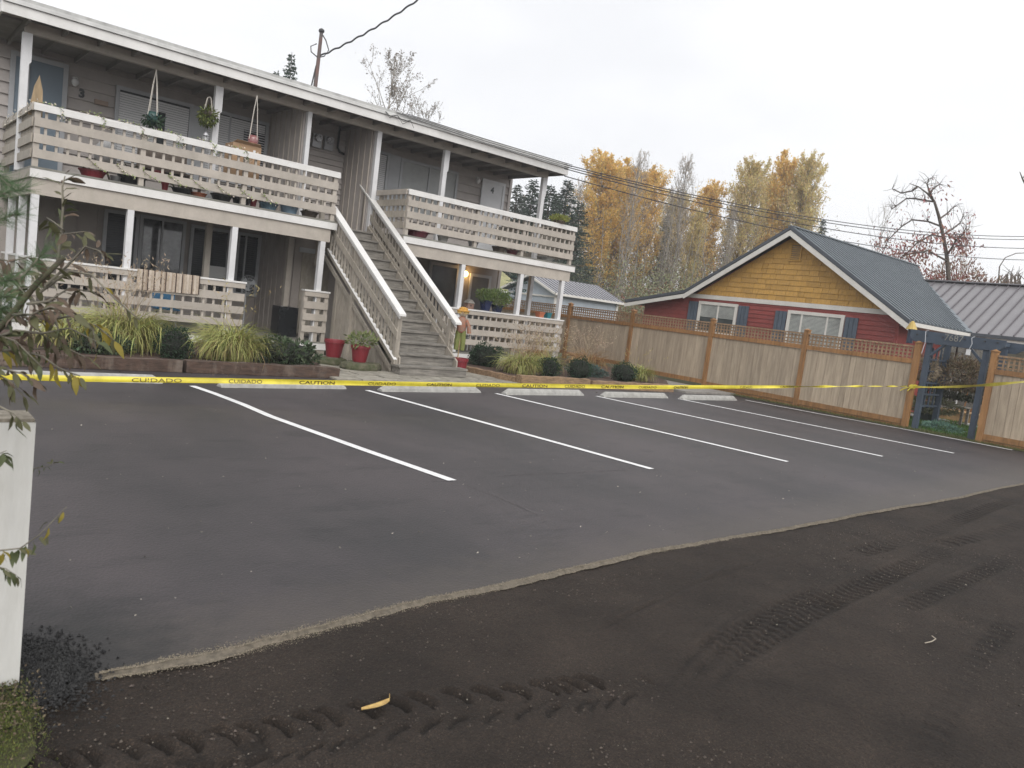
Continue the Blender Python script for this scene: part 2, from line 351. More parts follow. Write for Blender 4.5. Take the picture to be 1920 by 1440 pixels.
struct('ground', MB().quad((-150, -150, -.10), (280, -150, -.10), (280, 280, -.10), (-150, 280, -.10)), FIELD)
hm = bpy.data.materials.new('haze_air'); hm.use_nodes = True; hn = hm.node_tree; hn.nodes.clear(); ho = hn.nodes.new('ShaderNodeOutputMaterial'); hv = hn.nodes.new('ShaderNodeVolumePrincipled')
hv.inputs['Color'].default_value = (.93, .94, .97, 1); hv.inputs['Density'].default_value = .0014; hn.links.new(hv.outputs[0], ho.inputs['Volume'])
tagit(put('haze', MB().box(-170, 300, -170, 300, -1.1, 28), hm), 'thin autumn haze in the air over the whole place', kind='stuff')
# edge of the new asphalt
EDGE = [(-12, 2.6), (-3, 2.95), (.2, 3.10), (.72, 3.14), (.95, 3.13), (1.24, 3.12), (1.78, 3.2), (2.45, 3.28), (3.27, 3.31), (4.38, 3.38), (5.76, 3.39), (7.69, 3.40), (10.54, 3.42), (13.27, 3.5), (18, 3.6), (26, 3.7)]
ex = np.array([e[0] for e in EDGE]); ey = np.array([e[1] for e in EDGE])
def edge_y(x): return float(np.interp(x, ex, ey)) + .012 * math.sin(x * 1.7) + .005 * math.sin(x * 5.7 + 1) + .004 * math.sin(x * 31)
a = MB(); xs = np.concatenate([np.linspace(-12, 0, 20), np.linspace(.05, 14, 420), np.linspace(14.5, 18.35, 12)])
pts = [(x, edge_y(x)) for x in xs]
b0 = 0
for x, y in pts:
    a.v += [(x, y, -.03), (x, y + .015, -.004), (x, y + .05, .0), (x, 12.15 + .0 * x, .0)]
for i in range(len(pts) - 1):
    for k in range(3): q = i * 4 + k; a.f.append((q, q + 4, q + 5, q + 1))
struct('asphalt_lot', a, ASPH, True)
# gravel road with tyre tracks as real relief
GX0, GX1, GY0, GY1, ST = -.6, 14, .2, 3.75, .0125
def track(x, y, p, q, w, depth, pitch, ang):
    """relief of one tyre print running p->q"""
    p = np.array(p); q = np.array(q); d = q - p; L_ = np.hypot(*d); d = d / L_; nrm = np.array([-d[1], d[0]])
    s = (x - p[0]) * d[0] + (y - p[1]) * d[1]; t = (x - p[0]) * nrm[0] + (y - p[1]) * nrm[1]
    t = t + .05 * np.sin(s * 1.1 + p[0])
    inside = np.clip((w / 2 - np.abs(t)) / .03, 0, 1) * np.clip(s / .3, 0, 1) * np.clip((L_ - s) / .3, 0, 1)
    tread = .5 + .5 * np.sign(np.sin((s + np.abs(t) * ang) * 2 * np.pi / pitch))
    rim = np.exp(-((np.abs(t) - w / 2 - .02) / .025) ** 2) * np.clip(s / .3, 0, 1) * np.clip((L_ - s) / .3, 0, 1)
    patch = np.clip(.75 + .6 * np.sin(s * 1.7 + p[1] * 3) + .3 * np.sin(s * 4.3), .25, 1)
    global TRACK_SHADE
    TRACK_SHADE = np.maximum(TRACK_SHADE, inside * (.3 + .7 * tread) * (.15 + .85 * patch))  # mask for groove shade and damp put into the gravel colour
    return -depth * inside * (.35 + .65 * tread) * (.25 + .75 * patch) + depth * .7 * rim * patch
nx = int((GX1 - GX0) / ST); ny = int((GY1 - GY0) / ST)
X, Y = np.meshgrid(np.linspace(GX0, GX1, nx), np.linspace(GY0, GY1, ny), indexing='ij')
Z = np.zeros_like(X) - .018; TRACK_SHADE = np.zeros_like(X)
for fx, fy, am, ph in [(.9, 1.3, .006, 0), (2.3, 1.1, .004, 1), (4.1, 5.2, .003, 2), (9, 7, .002, 3), (17, 23, .0015, 4)]:
    Z += am * np.sin(X * fx + ph + 1.7 * np.sin(Y * fy * .6)) * np.cos(Y * fy + ph * 2 + .8 * np.sin(X * fx * .7))
Z += np.random.normal(0, .0012, Z.shape)
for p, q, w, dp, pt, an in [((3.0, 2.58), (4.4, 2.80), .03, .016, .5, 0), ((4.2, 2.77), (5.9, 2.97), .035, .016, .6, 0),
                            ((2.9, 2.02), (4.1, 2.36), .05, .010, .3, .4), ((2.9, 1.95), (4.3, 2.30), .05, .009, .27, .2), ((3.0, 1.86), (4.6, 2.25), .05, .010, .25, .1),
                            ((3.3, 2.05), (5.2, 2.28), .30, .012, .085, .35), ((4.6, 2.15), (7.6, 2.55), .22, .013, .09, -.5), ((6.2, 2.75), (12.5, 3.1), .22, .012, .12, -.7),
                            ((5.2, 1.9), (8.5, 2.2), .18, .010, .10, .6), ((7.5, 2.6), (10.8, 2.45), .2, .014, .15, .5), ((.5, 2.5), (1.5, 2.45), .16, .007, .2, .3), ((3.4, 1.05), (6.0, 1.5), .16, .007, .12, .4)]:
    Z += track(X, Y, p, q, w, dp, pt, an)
# one line of deep slanted lug prints from the left foreground to the centre
lp_ = [(.48, 2.70), (.80, 2.62), (1.15, 2.55), (1.47, 2.50), (1.9, 2.42), (2.36, 2.28), (2.62, 2.22)]; n_ = 21
for k in range(n_):
    f = k / (n_ - 1) * (len(lp_) - 1); i_ = min(len(lp_) - 2, int(f)); f -= i_; cx_ = lp_[i_][0] + (lp_[i_ + 1][0] - lp_[i_][0]) * f; cy_ = lp_[i_][1] + (lp_[i_ + 1][1] - lp_[i_][1]) * f
    for (ox_, oy_, ln_, dx_, dy_, dp) in ((0, 0, .082, .38, -.92, .034), (.03, -.19, .075, .80, .30, .018)):
        L_ = math.hypot(dx_, dy_); ux, uy = dx_ / L_, dy_ / L_; wob_ = .012 * math.sin(k * 2.3)
        s_ = (X - cx_ - ox_ - wob_) * ux + (Y - cy_ - oy_) * uy; t_ = -(X - cx_ - ox_ - wob_) * uy + (Y - cy_ - oy_) * ux + .15 * s_ * s_ / .05
        m_ = np.exp(-(t_ / .0135) ** 2) * np.clip((ln_ - np.abs(s_)) / .02, 0, 1) * (.82 + .18 * math.sin(k * 1.7)); rim_ = np.exp(-((t_ - .036) / .014) ** 2) * np.clip((ln_ - np.abs(s_)) / .02, 0, 1)
        Z += -dp * m_ + dp * .35 * rim_; TRACK_SHADE = np.maximum(TRACK_SHADE, m_ * 1.6)
Z += -.012 * np.exp(-((Y - np.interp(X, [.4, 1.5, 2.6], [2.48, 2.36, 2.10])) / .05) ** 2) * (X < 2.9) * (.4 + .6 * np.sin(X * 9) ** 2)
Z = np.where(Y > np.interp(X, ex, ey) + .02, -.05, Z)
me = bpy.data.meshes.new('gravel_road'); V = np.stack([X.ravel(), Y.ravel(), Z.ravel()], 1)
I = np.arange(nx * ny).reshape(nx, ny); F = np.stack([I[:-1, :-1], I[1:, :-1], I[1:, 1:], I[:-1, 1:]], -1).reshape(-1, 4)
me.vertices.add(len(V)); me.vertices.foreach_set('co', V.ravel()); me.loops.add(F.size); me.loops.foreach_set('vertex_index', F.ravel())
me.polygons.add(len(F)); me.polygons.foreach_set('loop_start', np.arange(0, F.size, 4)); me.polygons.foreach_set('loop_total', np.full(len(F), 4)); me.update()
me.polygons.foreach_set('use_smooth', [True] * len(F))
at_ = me.attributes.new('loose', 'FLOAT', 'POINT'); TRACK_SHADE = np.clip(TRACK_SHADE * (.6 + .5 * np.random.rand(*X.shape)), 0, 1); at_.data.foreach_set('value', TRACK_SHADE.ravel())
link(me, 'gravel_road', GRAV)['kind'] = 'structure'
struct('gravel_verge', MB().quad((-60, -60, -.06), (90, -60, -.06), (90, 3.9, -.06), (-60, 3.9, -.06)), GRAV)
# sandy seam along the asphalt edge
a = MB(); xs = np.linspace(.78, 14, 700); rr = random.Random(3)
for i, x in enumerate(xs):
    w = (.026 if x < 2.2 else .015 if x < 4.4 else .004) * max(.15, min(1.3, .75 + .5 * math.sin(x * 2.3) + .4 * math.sin(x * 6.1 + 1))) * (1 + .12 * math.sin(x * 7) + .1 * math.sin(x * 17) + .25 * rr.random()) * min(1, max(0, x - .78) / .5)
    a.v += [(x, edge_y(x) - w - .012, -.014), (x, edge_y(x) + (.016 if x < 4 else .006) - .006 * rr.random(), .0045)]
    if i: q = 2 * i; a.f.append((q - 2, q, q + 1, q - 1))
struct('sand_seam', a, SAND)
# stones: cheap irregular chips
def chips(n, xr, yr, smin, smax, name, m, zfun=lambda x, y: -.016, rs=5, power=3):
    r_ = np.random.RandomState(rs); x = r_.uniform(*xr, n); y = r_.uniform(*yr, n); s = smin + (smax - smin) * r_.rand(n) ** power
    base = np.array([(1, 0, 0), (-.5, .85, 0), (-.6, -.8, 0), (.1, .1, .8), (.05, -.1, -.4)], float)
    V = base[None] * (s[:, None, None]) * r_.uniform(.6, 1.3, (n, 5, 3)); th = r_.uniform(0, 6.3, n); c, sn = np.cos(th), np.sin(th)
    vx = V[..., 0] * c[:, None] - V[..., 1] * sn[:, None] + x[:, None]; vy = V[..., 0] * sn[:, None] + V[..., 1] * c[:, None] + y[:, None]
    zz = np.array([zfun(i, j) for i, j in zip(x, y)]); vz = V[..., 2] + zz[:, None]
    f0 = np.array([(0, 1, 3), (1, 2, 3), (2, 0, 3), (1, 0, 4), (2, 1, 4), (0, 2, 4)]); F = (f0[None] + 5 * np.arange(n)[:, None, None]).reshape(-1, 3)
    mb = MB(); mb.v = list(map(tuple, np.stack([vx, vy, vz], -1).reshape(-1, 3))); mb.f = list(map(tuple, F))
    return mb
STONE = leafmat('loose_stone', (.068, .056, .047), .75, 0, .02)
STONEL = leafmat('pale_stone', (.24, .215, .18), .35, 0, .02)
a = chips(16000, (.3, 8), (1.0, 3.2), .002, .009, 's', STONE, lambda x, y: -.019)
tagit(put('gravel', a, STONE), 'loose dark stone chips scattered over the gravel road in the foreground', 'gravel', kind='stuff')
a = chips(420, (.6, 7), (1.1, 3.15), .004, .010, 's', STONEL, lambda x, y: -.024, rs=9)
tagit(put('pale_pebbles', a, STONEL), 'scattered pale pebbles on the dark gravel', 'gravel', kind='stuff')
r_ = np.random.RandomState(11); a = chips(5200, (0, 1), (0, 1), .003, .013, 's', CRUMB, lambda x, y: .003, rs=11, power=2.2)
va = np.array(a.v).reshape(-1, 5, 3); cx_ = r_.normal(.61, .085, 5200); cy_ = r_.normal(3.25, .15, 5200); ctr_ = va[:, :4, :2].mean(1); va[:, :, 0] += (cx_ - ctr_[:, 0])[:, None]; va[:, :, 1] += (cy_ - ctr_[:, 1])[:, None]
a.v = list(map(tuple, va.reshape(-1, 3))); tagit(put('asphalt_crumbs', a, CRUMB), 'loose black asphalt crumbs scattered by the foot of the white post', 'rubble', kind='stuff')
SG = leafmat('sand_grain', (.20, .172, .13), .45, 0, .02)
r_ = np.random.RandomState(13); n_ = 26000; a = chips(n_, (0, 1), (0, 1), .0015, .0045, 's', SG, lambda x, y: 0, rs=13, power=2)
va = np.array(a.v).reshape(-1, 5, 3); gx_ = .80 + 11 * r_.rand(n_) ** 1.8; gy_ = np.array([edge_y(q) for q in gx_]) + r_.normal(-.006, .026 * np.clip(2.4 / (gx_ + .8), .25, 1.1) * np.clip((gx_ - .6) * 1.6, .35, 1)); cc = va[:, :4, :2].mean(1)
va[:, :, 0] += (gx_ - cc[:, 0])[:, None]; va[:, :, 1] += (gy_ - cc[:, 1])[:, None]; va[:, :, 2] += np.where(gy_ > np.array([edge_y(q) for q in gx_]), .003, -.012)[:, None]
a.v = list(map(tuple, va.reshape(-1, 3))); tagit(put('sand_grains', a, SG), 'pale sand grains scattered along the edge of the new asphalt', 'sand', kind='stuff')
# yard, beds, paths
struct('lawn', MB().quad((18.6, -8, .01), (45, -8, .01), (45, 40, .01), (18.6, 40, .01)), GRASSG)
struct('lot_side_grass', MB().quad((18.2, 3.6, .008), (18.75, 3.6, .008), (18.75, 12.6, .008), (18.2, 12.6, .008)), GRASSG)
struct('back_yard', MB().quad((-12, 12.1, -.02), (18.6, 12.1, -.02), (18.6, 40, -.02), (-12, 40, -.02)), GRASSG)
BED = [(-3, 12.45), (2.4, 12.62), (3.9, 12.42), (6.45, 12.42), (6.7, 13.3), (6.6, 15.97), (-3, 15.97)]
a = MB(); a.prism([(x, y, 0) for x, y in BED], (0, 0, .13)); struct('planting_bed', a, SOIL)
BED2 = [(11.0, 15.97), (11.05, 14.4), (11.05, 12.6), (12.3, 12.35), (15.9, 12.2), (17.3, 13.4), (18.35, 14.9), (18.35, 19), (15.9, 19), (15.9, 15.97)]
a = MB(); a.prism([(x, y, 0) for x, y in BED2], (0, 0, .13)); struct('planting_bed', a, SOIL)
CWALK = mat('walkway_concrete', (.25, .235, .215), .85, .15, 5, .3, 50)
struct('side_path', MB().box(16.2, 18.42, 11.9, 14.6, -.02, .05), CWALK)
PAVE = mat('flagstone', (.27, .25, .21), .85, .2, 6, .5, 40, rnd=.14, dirt=.5, dirtcol=(.12, .11, .07))
wk = struct('garden_path', MB().quad((6.4, 11.9, .004), (11.1, 11.9, .004), (11.1, 15.95, .004), (6.4, 15.95, .004)), mat('path_joint', (.09, .08, .055), .95, .3, 20, .5))
rr = random.Random(5); y = 11.95
while y < 15.8:
    h = rr.uniform(.26, .42); x = 6.45 - rr.random() * .2
    while x < 11.0:
        w = rr.uniform(.35, .7)
        xa, xb = max(x, 6.42), min(x + w - .02, 11.05)
        if xb - xa > .1 and not (8.2 < (xa + xb) / 2 < 9.95 and y > 13.6) and (y < 13.2 or xa > 6.75):
            bx('paving_stone', PAVE, wk, xa, xb, y, y + h - .02, -.01, .02 + rr.uniform(0, .012))
        x += w
    y += h

# parking lines
def strip(pts, w, z, name, m):
    a = MB(); P = [Vector((p[0], p[1], 0)) for p in pts]
    for i, p in enumerate(P):
        d = (P[min(i + 1, len(P) - 1)] - P[max(i - 1, 0)]).normalized(); s = Vector((-d.y, d.x, 0)) * w / 2
        a.v += [tuple(p - s + Vector((0, 0, z))), tuple(p + s + Vector((0, 0, z)))]
        if i: q = 2 * i; a.f.append((q - 2, q, q + 1, q - 1))
    return struct(name, a, m)
def ln(p, q, mids=()):
    P = [p] + list(mids) + [q]; out = []
    for i in range(len(P) - 1):
        for k in range(8): out.append((P[i][0] + (P[i + 1][0] - P[i][0]) * k / 8, P[i][1] + (P[i + 1][1] - P[i][1]) * k / 8))
    return out + [q]
def gz(px, py):
    v = CR * ((px - 960) / FOC) - CU * ((py - 720) / FOC) + CD; t = -CP.z / v.z; q = CP + v * t; return (q.x, q.y)
L1m = [gz(400, 737.5), gz(455, 758.5), gz(507, 781), gz(575, 805.5), gz(680, 843)]
for L_ in [ln((3.63, 10.81), (4.21, 5.48), L1m), ln((6.40, 10.87), (6.99, 5.44)), ln((9.15, 10.93), (9.82, 5.37)), ln((11.9, 10.96), (12.62, 5.31)), ln((14.63, 10.92), (15.29, 5.2))]:
    strip(L_, .10, .005, 'painted_line', PLINE)
strip(ln((17.50, 10.98), (18.12, 5.1), [(17.72, 9.2), (18.05, 7.3)]), .09, .0125, 'painted_line', PLINE)

CHALK = mat('faint_chalk', (.13, .12, .12), .8, .2, 9, c2pos=(.45, .6), col2=(.055, .047, .05))
strip([gz(800, 903), gz(850, 902)], .010, .006, 'chalk_mark', CHALK)
strip([gz(870, 909), gz(940, 935), gz(1010, 966)], .006, .006, 'chalk_mark', CHALK); strip([gz(930, 893), gz(1080, 886), gz(1180, 881)], .008, .006, 'chalk_mark', CHALK)
# wheel stops
def stop(p, q, lab):
    p = Vector((*p, 0)); q = Vector((*q, 0)); d = (q - p).normalized(); s = Vector((-d.y, d.x, 0)); c = (p + q) / 2 + s * .08
    L_ = (q - p).length; o = link(stop_mesh(L_), 'wheel_stop', CONC, None, c); o.rotation_euler = (0, 0, math.atan2(d.y, d.x))
    tagit(o, lab, 'wheel stop', 'concrete wheel stops along the parking row')
def stop_mesh(L_):
    a = MB(); prof = [(-.085, .0), (-.075, .05), (-.05, .095), (-.02, .108), (.02, .108), (.05, .095), (.075, .05), (.085, 0)]
    n = len(prof)
    for x, sh in [(-L_ / 2, .0), (-L_ / 2 + .12, 1), (0, 1), (L_ / 2 - .12, 1), (L_ / 2, .0)]:
        for y, z in prof: a.v.append((x if z > .01 or sh else x, y * (1 if sh else .9), z * (1 if sh else .35) + .002))
    for i in range(4):
        for k in range(n - 1): q = i * n + k; a.f.append((q, q + n, q + n + 1, q + 1))
    a.f += [tuple(range(n)), tuple(range(4 * n, 5 * n))[::-1]]; return a.mesh('wheel_stop')
for p, q, l in [((.95, 10.9), (3.28, 10.93), 'long pale concrete wheel stop at the far left, partly behind the leafy branch'),
                ((4.0, 10.72), (6.06, 10.92), 'concrete wheel stop right of the first painted line, below the railway sleeper end'),
                ((6.62, 10.75), (8.82, 10.95), 'concrete wheel stop in front of the garden path and staircase'),
                ((9.28, 10.77), (11.55, 10.97), 'concrete wheel stop in front of the big grass clump right of the path'),
                ((12.0, 10.82), (14.3, 10.95), 'concrete wheel stop in front of the round dark shrubs'),
                ((14.64, 10.78), (17.0, 10.9), 'last concrete wheel stop, nearest the cedar fence')]:
    stop(p, q, l)
# railway sleepers edging the beds
def sleeper(p, q, w, h, z, m, lab):
    a = MB(); p = Vector((*p, z)); q = Vector((*q, z)); d = q - p; n = 14; s = Vector((-d.y, d.x, 0)).normalized(); rr = random.Random(int(p.x * 100))
    for i in range(n + 1):
        c = p + d * (i / n); j = lambda k=.012: rr.uniform(-k, k)
        a.v += [tuple(c - s * (w / 2 + j())), tuple(c + s * (w / 2 + j())), tuple(c + s * (w / 2 + j()) + Vector((0, 0, h + j()))), tuple(c - s * (w / 2 + j() - .005) + Vector((0, 0, h + j())))]
    for i in range(n):
        for k in range(4): k2 = (k + 1) % 4; a.f.append((i * 4 + k, i * 4 + 4 + k, i * 4 + 4 + k2, i * 4 + k2))
    a.f += [(0, 1, 2, 3), (4 * n + 3, 4 * n + 2, 4 * n + 1, 4 * n)]
    tagit(put('railway_sleeper', a, m), lab, 'timber edging', 'timbers edging the planting beds')
sleeper((-1.2, 12.3), (3.92, 12.28), .2, .18, 0, RAILTIE, 'dark railway sleeper edging the bed below the left grass clump')
sleeper((3.98, 12.28), (6.6, 12.3), .2, .18, 0, RAILTIE, 'cracked dark railway sleeper with a split end, left of the garden path')
sleeper((10.85, 14.5), (11.0, 12.5), .12, .14, 0, TIEL, 'brown timber running from the red pot towards the lot beside the path')
sleeper((10.95, 12.38), (13.0, 12.3), .2, .2, 0, TIEL, 'split weathered timber in front of the large grass clump')
sleeper((13.05, 12.28), (15.9, 12.15), .2, .17, 0, TIEL, 'weathered timber in front of the round dark shrubs, right end')

# ------------------------------------------------------------------ apartment building
AB = thing('apartment_building', 'two-storey taupe apartment building with white fascias, balconies and an outside staircase', 'building', (9, 19.5, 0))
YW = 19.5
bx('wall', SIDING, AB, 2.0, 15.85, YW + .04, 27, 0, 5.9)
bx('upper_wall', BATT, AB, 2.0, 7.96, YW + .0, YW + .035, .3, 2.8, label='lower porch wall, left flat')
bx('upper_wall', BATT, AB, 9.88, 15.85, YW + .0, YW + .035, .3, 2.8, label='lower porch wall, right flat')
def lap(x0, x1, z0, z1, y, pitch, m, parent, skip=()):
    z = z0
    while z < z1 - .02:
        bx('siding_board', m, parent, x0, x1, y - .022, y + .04, z, min(z + pitch, z1) , wedge='y'); z += pitch
lap(2.0, 7.94, 3.0, 5.75, YW, .235, SIDING, AB); lap(9.91, 15.85, 3.0, 5.75, YW, .235, SIDING, AB)
bx('wall', SIDING, AB, 8.04, 9.79, 19.1, 19.54, 3.0, 5.75); lap(8.04, 9.79, 3.0, 5.75, 19.07, .14, SIDING, AB)
bx('corner_board', SIDING, AB, 15.80, 15.90, YW - .04, YW + .1, .3, 5.75)
for x, z0, z1 in [(7.96, .3, 2.75), (7.96, 3.0, 5.72), (9.83, .3, 2.75), (9.83, 3.0, 5.72)]:
    bx('wing_wall', BATT if z0 < 1 else SIDING, AB, x - .03, x + .05, 17.62, YW, z0, z1)
    y = 17.7
    while y < YW - .05:
        bx('batten', TAUPE if z0 > 1 else BATT, AB, x - .05, x - .03, y, y + .04, z0, z1); y += .29
for x in np.arange(2.5, 7.9, .42):
    if not any(u - .04 < x < v + .04 for u, v in [(4.28, 7.95)]): bx('batten', BATT, AB, x, x + .03, YW - .02, YW, .3, 2.75)
for x in np.arange(10.2, 14.2, .42): bx('batten', BATT, AB, x, x + .03, YW - .02, YW, .3, 2.75)
# storage front under the landing
bx('storage_wall', BATT, AB, 8.02, 9.80, 17.62, 17.70, .3, 2.75)
bx('storage_door', TAUPED, AB, 8.22, 8.95, 17.585, 17.615, .34, 2.28); bx('door_trim', GREYTRIM, AB, 8.12, 9.05, 17.58, 17.615, 2.29, 2.4)
# roof
bx('roof', mat('roofing_felt', (.3, .3, .29), .9, .2, 12, .3), AB, 1.93, 15.78, 16.95, 27.6, 5.82, 5.93)
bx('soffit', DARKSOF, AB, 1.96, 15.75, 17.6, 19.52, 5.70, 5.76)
bx('front_eave', SIDING, AB, 1.96, 15.75, 16.93, 17.6, 5.74, 5.78)
bx('fascia', WHITE, AB, 1.92, 15.80, 16.90, 16.94, 5.62, 5.80)
bx('gutter', mat('pale_grey_metal', (.56, .56, .55), .4, .1, 3, dirt=.5, dirtcol=(.3, .3, .28)), AB, 1.90, 15.82, 16.86, 16.97, 5.805, 5.88)
bx('drip_edge', mat('roof_edge_grey', (.40, .40, .39), .6, .15, 6, dirt=.4), AB, 1.91, 15.81, 16.93, 16.99, 5.884, 5.955)
bx('fascia', WHITE, AB, 1.885, 1.92, 16.90, 27.6, 5.62, 5.80); bx('fascia', WHITE, AB, 15.80, 15.84, 16.90, 27.6, 5.62, 5.80)
a = MB()
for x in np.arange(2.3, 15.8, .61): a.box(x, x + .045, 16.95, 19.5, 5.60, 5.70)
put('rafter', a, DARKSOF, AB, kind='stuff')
bx('roof_beam', TAUPE, AB, 2.33, 15.57, 17.44, 17.56, 5.50, 5.70)
for i, x in enumerate([2.36, 5.89, 8.0, 9.86, 11.91, 15.47]):
    a = MB(); w = .062 if i not in (2,) else .05
    if i in (0, 1, 4, 5): a.prism([(x - w, 17.44, 3.0), (x + w, 17.44, 3.0), (x + w, 17.44, 4.95), (x + w + .035, 17.44, 4.99), (x + w + .035, 17.44, 5.498), (x - w, 17.44, 5.498)], (0, .12, 0))
    else: a.box(x - w, x + w, 17.44, 17.56, 3.0, 5.50)
    put('porch_post', a, POSTW, AB)
# upper decks
def deck(x0, x1, tag_):
    bx('deck_floor', DECKW, AB, x0 - .0, x1 + .0, 15.96, YW, 2.965, 3.0)
    bx('fascia', WHITE, AB, x0, x1, 15.965, 16.0, 2.815, 2.963)
    bx('joist_band', TAUPED, AB, x0 - .0, x0 + .035, 16.002, YW, 2.815, 2.963)
    bx('joist_band', TAUPED, AB, x1 - .035, x1, 16.002, YW, 2.815, 2.963)
    bx('deck_beam', TAUPE, AB, x0 + .04, x1 - .12, 16.01, 16.08, 2.53, 2.812)
    bx('deck_beam', TAUPED, AB, x0 + .04, x0 + .11, 16.085, YW, 2.53, 2.812)
    a = MB()
    for x in np.arange(x0 + .4, x1 - .2, .41): a.box(x, x + .04, 16.1, YW, 2.70, 2.96)
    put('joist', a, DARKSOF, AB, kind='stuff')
deck(2.33, 8.20, 'L'); deck(9.95, 15.72, 'R')
bx('landing', DECKW, AB, 8.21, 9.94, 17.45, 19.1, 2.93, 3.0)
# railings: cap, three boards, balusters, posts
def railing(axis, fixed, a0, a1, zf, capz, posts, sp, boards, side=1, capm=WHITE, name='balcony_railing', bm=None, topboard=None, white_face=True):
    t = bpy.data.objects.new(name, None); COL.objects.link(t); t.parent = AB
    o = Vector((a0, fixed, zf)) if axis == 'x' else Vector((fixed, a0, zf)); t.location = o - WL[AB.name]; WL[t.name] = o
    bm = bm or TAUPE
    def B(n, m, u0, u1, d0, d1, z0, z1):
        if axis == 'x': bx(n, m, t, u0, u1, fixed + d0 * side, fixed + d1 * side, z0, z1)
        else: bx(n, m, t, fixed + d0 * side, fixed + d1 * side, u0, u1, z0, z1)
    B('cap', capm, a0 - .02, a1 + .02, -.045, .12, capz - .035, capz)
    if white_face: B('cap_face', capm, a0 - .02, a1 + .02, -.05, -.012, capz - .125, capz - .037)
    elif topboard: B('rail_board', bm, a0, a1, -.03, -.004, capz - .14, capz - .04)
    for z0, z1 in boards: B('rail_board', bm, a0, a1, -.03, -.004, z0, z1)
    for x in posts: B('rail_post', bm, x - .045, x + .045, .0, .09, zf, capz - .04)
    lo = boards[-1][0]; x = a0 + sp
    while x < a1 - .06:
        if not any(abs(x - p) < .10 for p in posts): B('baluster', bm, x - .022, x + .022, .0, .035, lo, capz - .04)
        x += sp
    return t
UB = [(3.68, 3.835), (3.405, 3.56), (3.15, 3.30)]
railing('x', 16.0, 2.35, 8.14, 3.0, 4.07, [2.40, 4.12, 6.08, 8.08], .178, UB)
railing('y', 2.35, 16.04, 19.4, 3.0, 4.07, [17.7, 19.3], .13, UB, 1, TAUPE, white_face=True, bm=TAUPED)
railing('x', 16.0, 9.97, 15.58, 3.0, 4.07, [10.02, 12.1, 13.7, 15.53], .175, UB)
railing('y', 9.97, 16.05, 17.4, 3.0, 4.07, [17.3], .2, UB, 1, TAUPE, bm=TAUPED)
railing('y', 15.58, 16.05, 19.4, 3.0, 4.07, [17.6, 19.3], .2, UB, -1, TAUPE, bm=TAUPED)
LB = [(1.03, 1.19), (.77, .92), (.51, .65)]
railing('x', 16.0, 2.45, 6.27, .3, 1.44, [2.5, 4.05, 5.98], .2, LB, name='porch_railing', white_face=False, topboard=True)
railing('x', 16.0, 7.60, 8.18, .3, 1.44, [7.64, 7.95, 8.14], .6, LB, name='porch_railing', white_face=False, topboard=True)
railing('x', 16.0, 11.30, 15.54, .3, 1.43, [11.35, 13.8, 15.48], .2, LB, name='porch_railing', white_face=False, topboard=True)
railing('y', 2.45, 16.04, 19.4, .3, 1.44, [17.7, 19.3], .2, LB, name='porch_railing', white_face=False, topboard=True, bm=TAUPED)
railing('y', 15.54, 16.04, 19.4, .3, 1.43, [17.6, 19.3], .2, LB, -1, name='porch_railing', white_face=False, topboard=True, bm=TAUPED)
for x in [2.44, 3.99, 5.97, 7.93, 11.83, 13.82, 15.38]: bx('porch_post', POSTW, AB, x - .058, x + .058, 16.012, 16.13, .3 if x in (7.93,) else .3, 2.53)
for x, y in [(2.44, 17.3), (2.44, 18.6), (5.95, 17.5), (7.84, 17.5), (15.48, 17.5)]: bx('porch_post', POSTW if x in (2.44, 15.48) else TAUPE, AB, x - .06, x + .06, y - .06, y + .06, .3, 2.6)
for x0, x1 in [(2.2, 8.22), (10.9, 15.62)]:
    bx('porch_floor', DECKW, AB, x0, x1, 15.95, YW, .27, .30); bx('porch_fascia', WHITE, AB, x0, x1, 15.955, 15.99, .125, .268)
    bx('porch_skirt', TAUPED, AB, x0 + .02, x1 - .02, 15.98, 16.0, 0, .123)
# windows: frame, blinds behind glass
def window(x0, x1, z0, z1, panes, fm, blinds=BLIND, glass=None, y=YW, fw=.075, sill=False, name='window', grid=0):
    t = bpy.data.objects.new(name, None); COL.objects.link(t); t.parent = AB; o = Vector(((x0 + x1) / 2, y, z0)); t.location = o - WL[AB.name]; WL[t.name] = o
    bx('frame', fm, t, x0, x1, y - .07, y - .02, z1 - fw, z1); bx('frame', fm, t, x0, x1, y - .07, y - .02, z0, z0 + fw)
    bx('frame', fm, t, x0, x0 + fw, y - .068, y - .02, z0 + fw, z1 - fw); bx('frame', fm, t, x1 - fw, x1, y - .068, y - .02, z0 + fw, z1 - fw)
    for p in panes: bx('mullion', fm, t, p - .02, p + .02, y - .064, y - .02, z0 + fw, z1 - fw)
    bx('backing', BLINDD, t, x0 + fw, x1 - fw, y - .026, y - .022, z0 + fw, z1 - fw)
    if blinds:
        a = MB(); z = z0 + fw + .02
        while z < z1 - fw: a.prism([(x0 + fw + .01, y - .034, z), (x0 + fw + .01, y - .042, z - .046), (x0 + fw + .01, y - .039, z - .046), (x0 + fw + .01, y - .032, z - .002)], (x1 - x0 - 2 * fw - .02, 0, 0)); z += .052
        put('blinds', a, blinds, t)
    if glass: bx('pane', glass, t, x0 + fw, x1 - fw, y - .030, y - .028, z0 + fw, z1 - fw)
    for k in range(grid):
        bx('glazing_bar', fm, t, x0 + fw, x1 - fw, y - .036, y - .031, z0 + (z1 - z0) * (k + 1) / (grid + 1) - .008, z0 + (z1 - z0) * (k + 1) / (grid + 1) + .008)
    return t
window(4.36, 6.02, 3.75, 5.37, [], GREYTRIM)
bx('dark_blind_gap', BLINDD, AB, 5.22, 5.42, YW - .056, YW - .053, 3.83, 5.02)
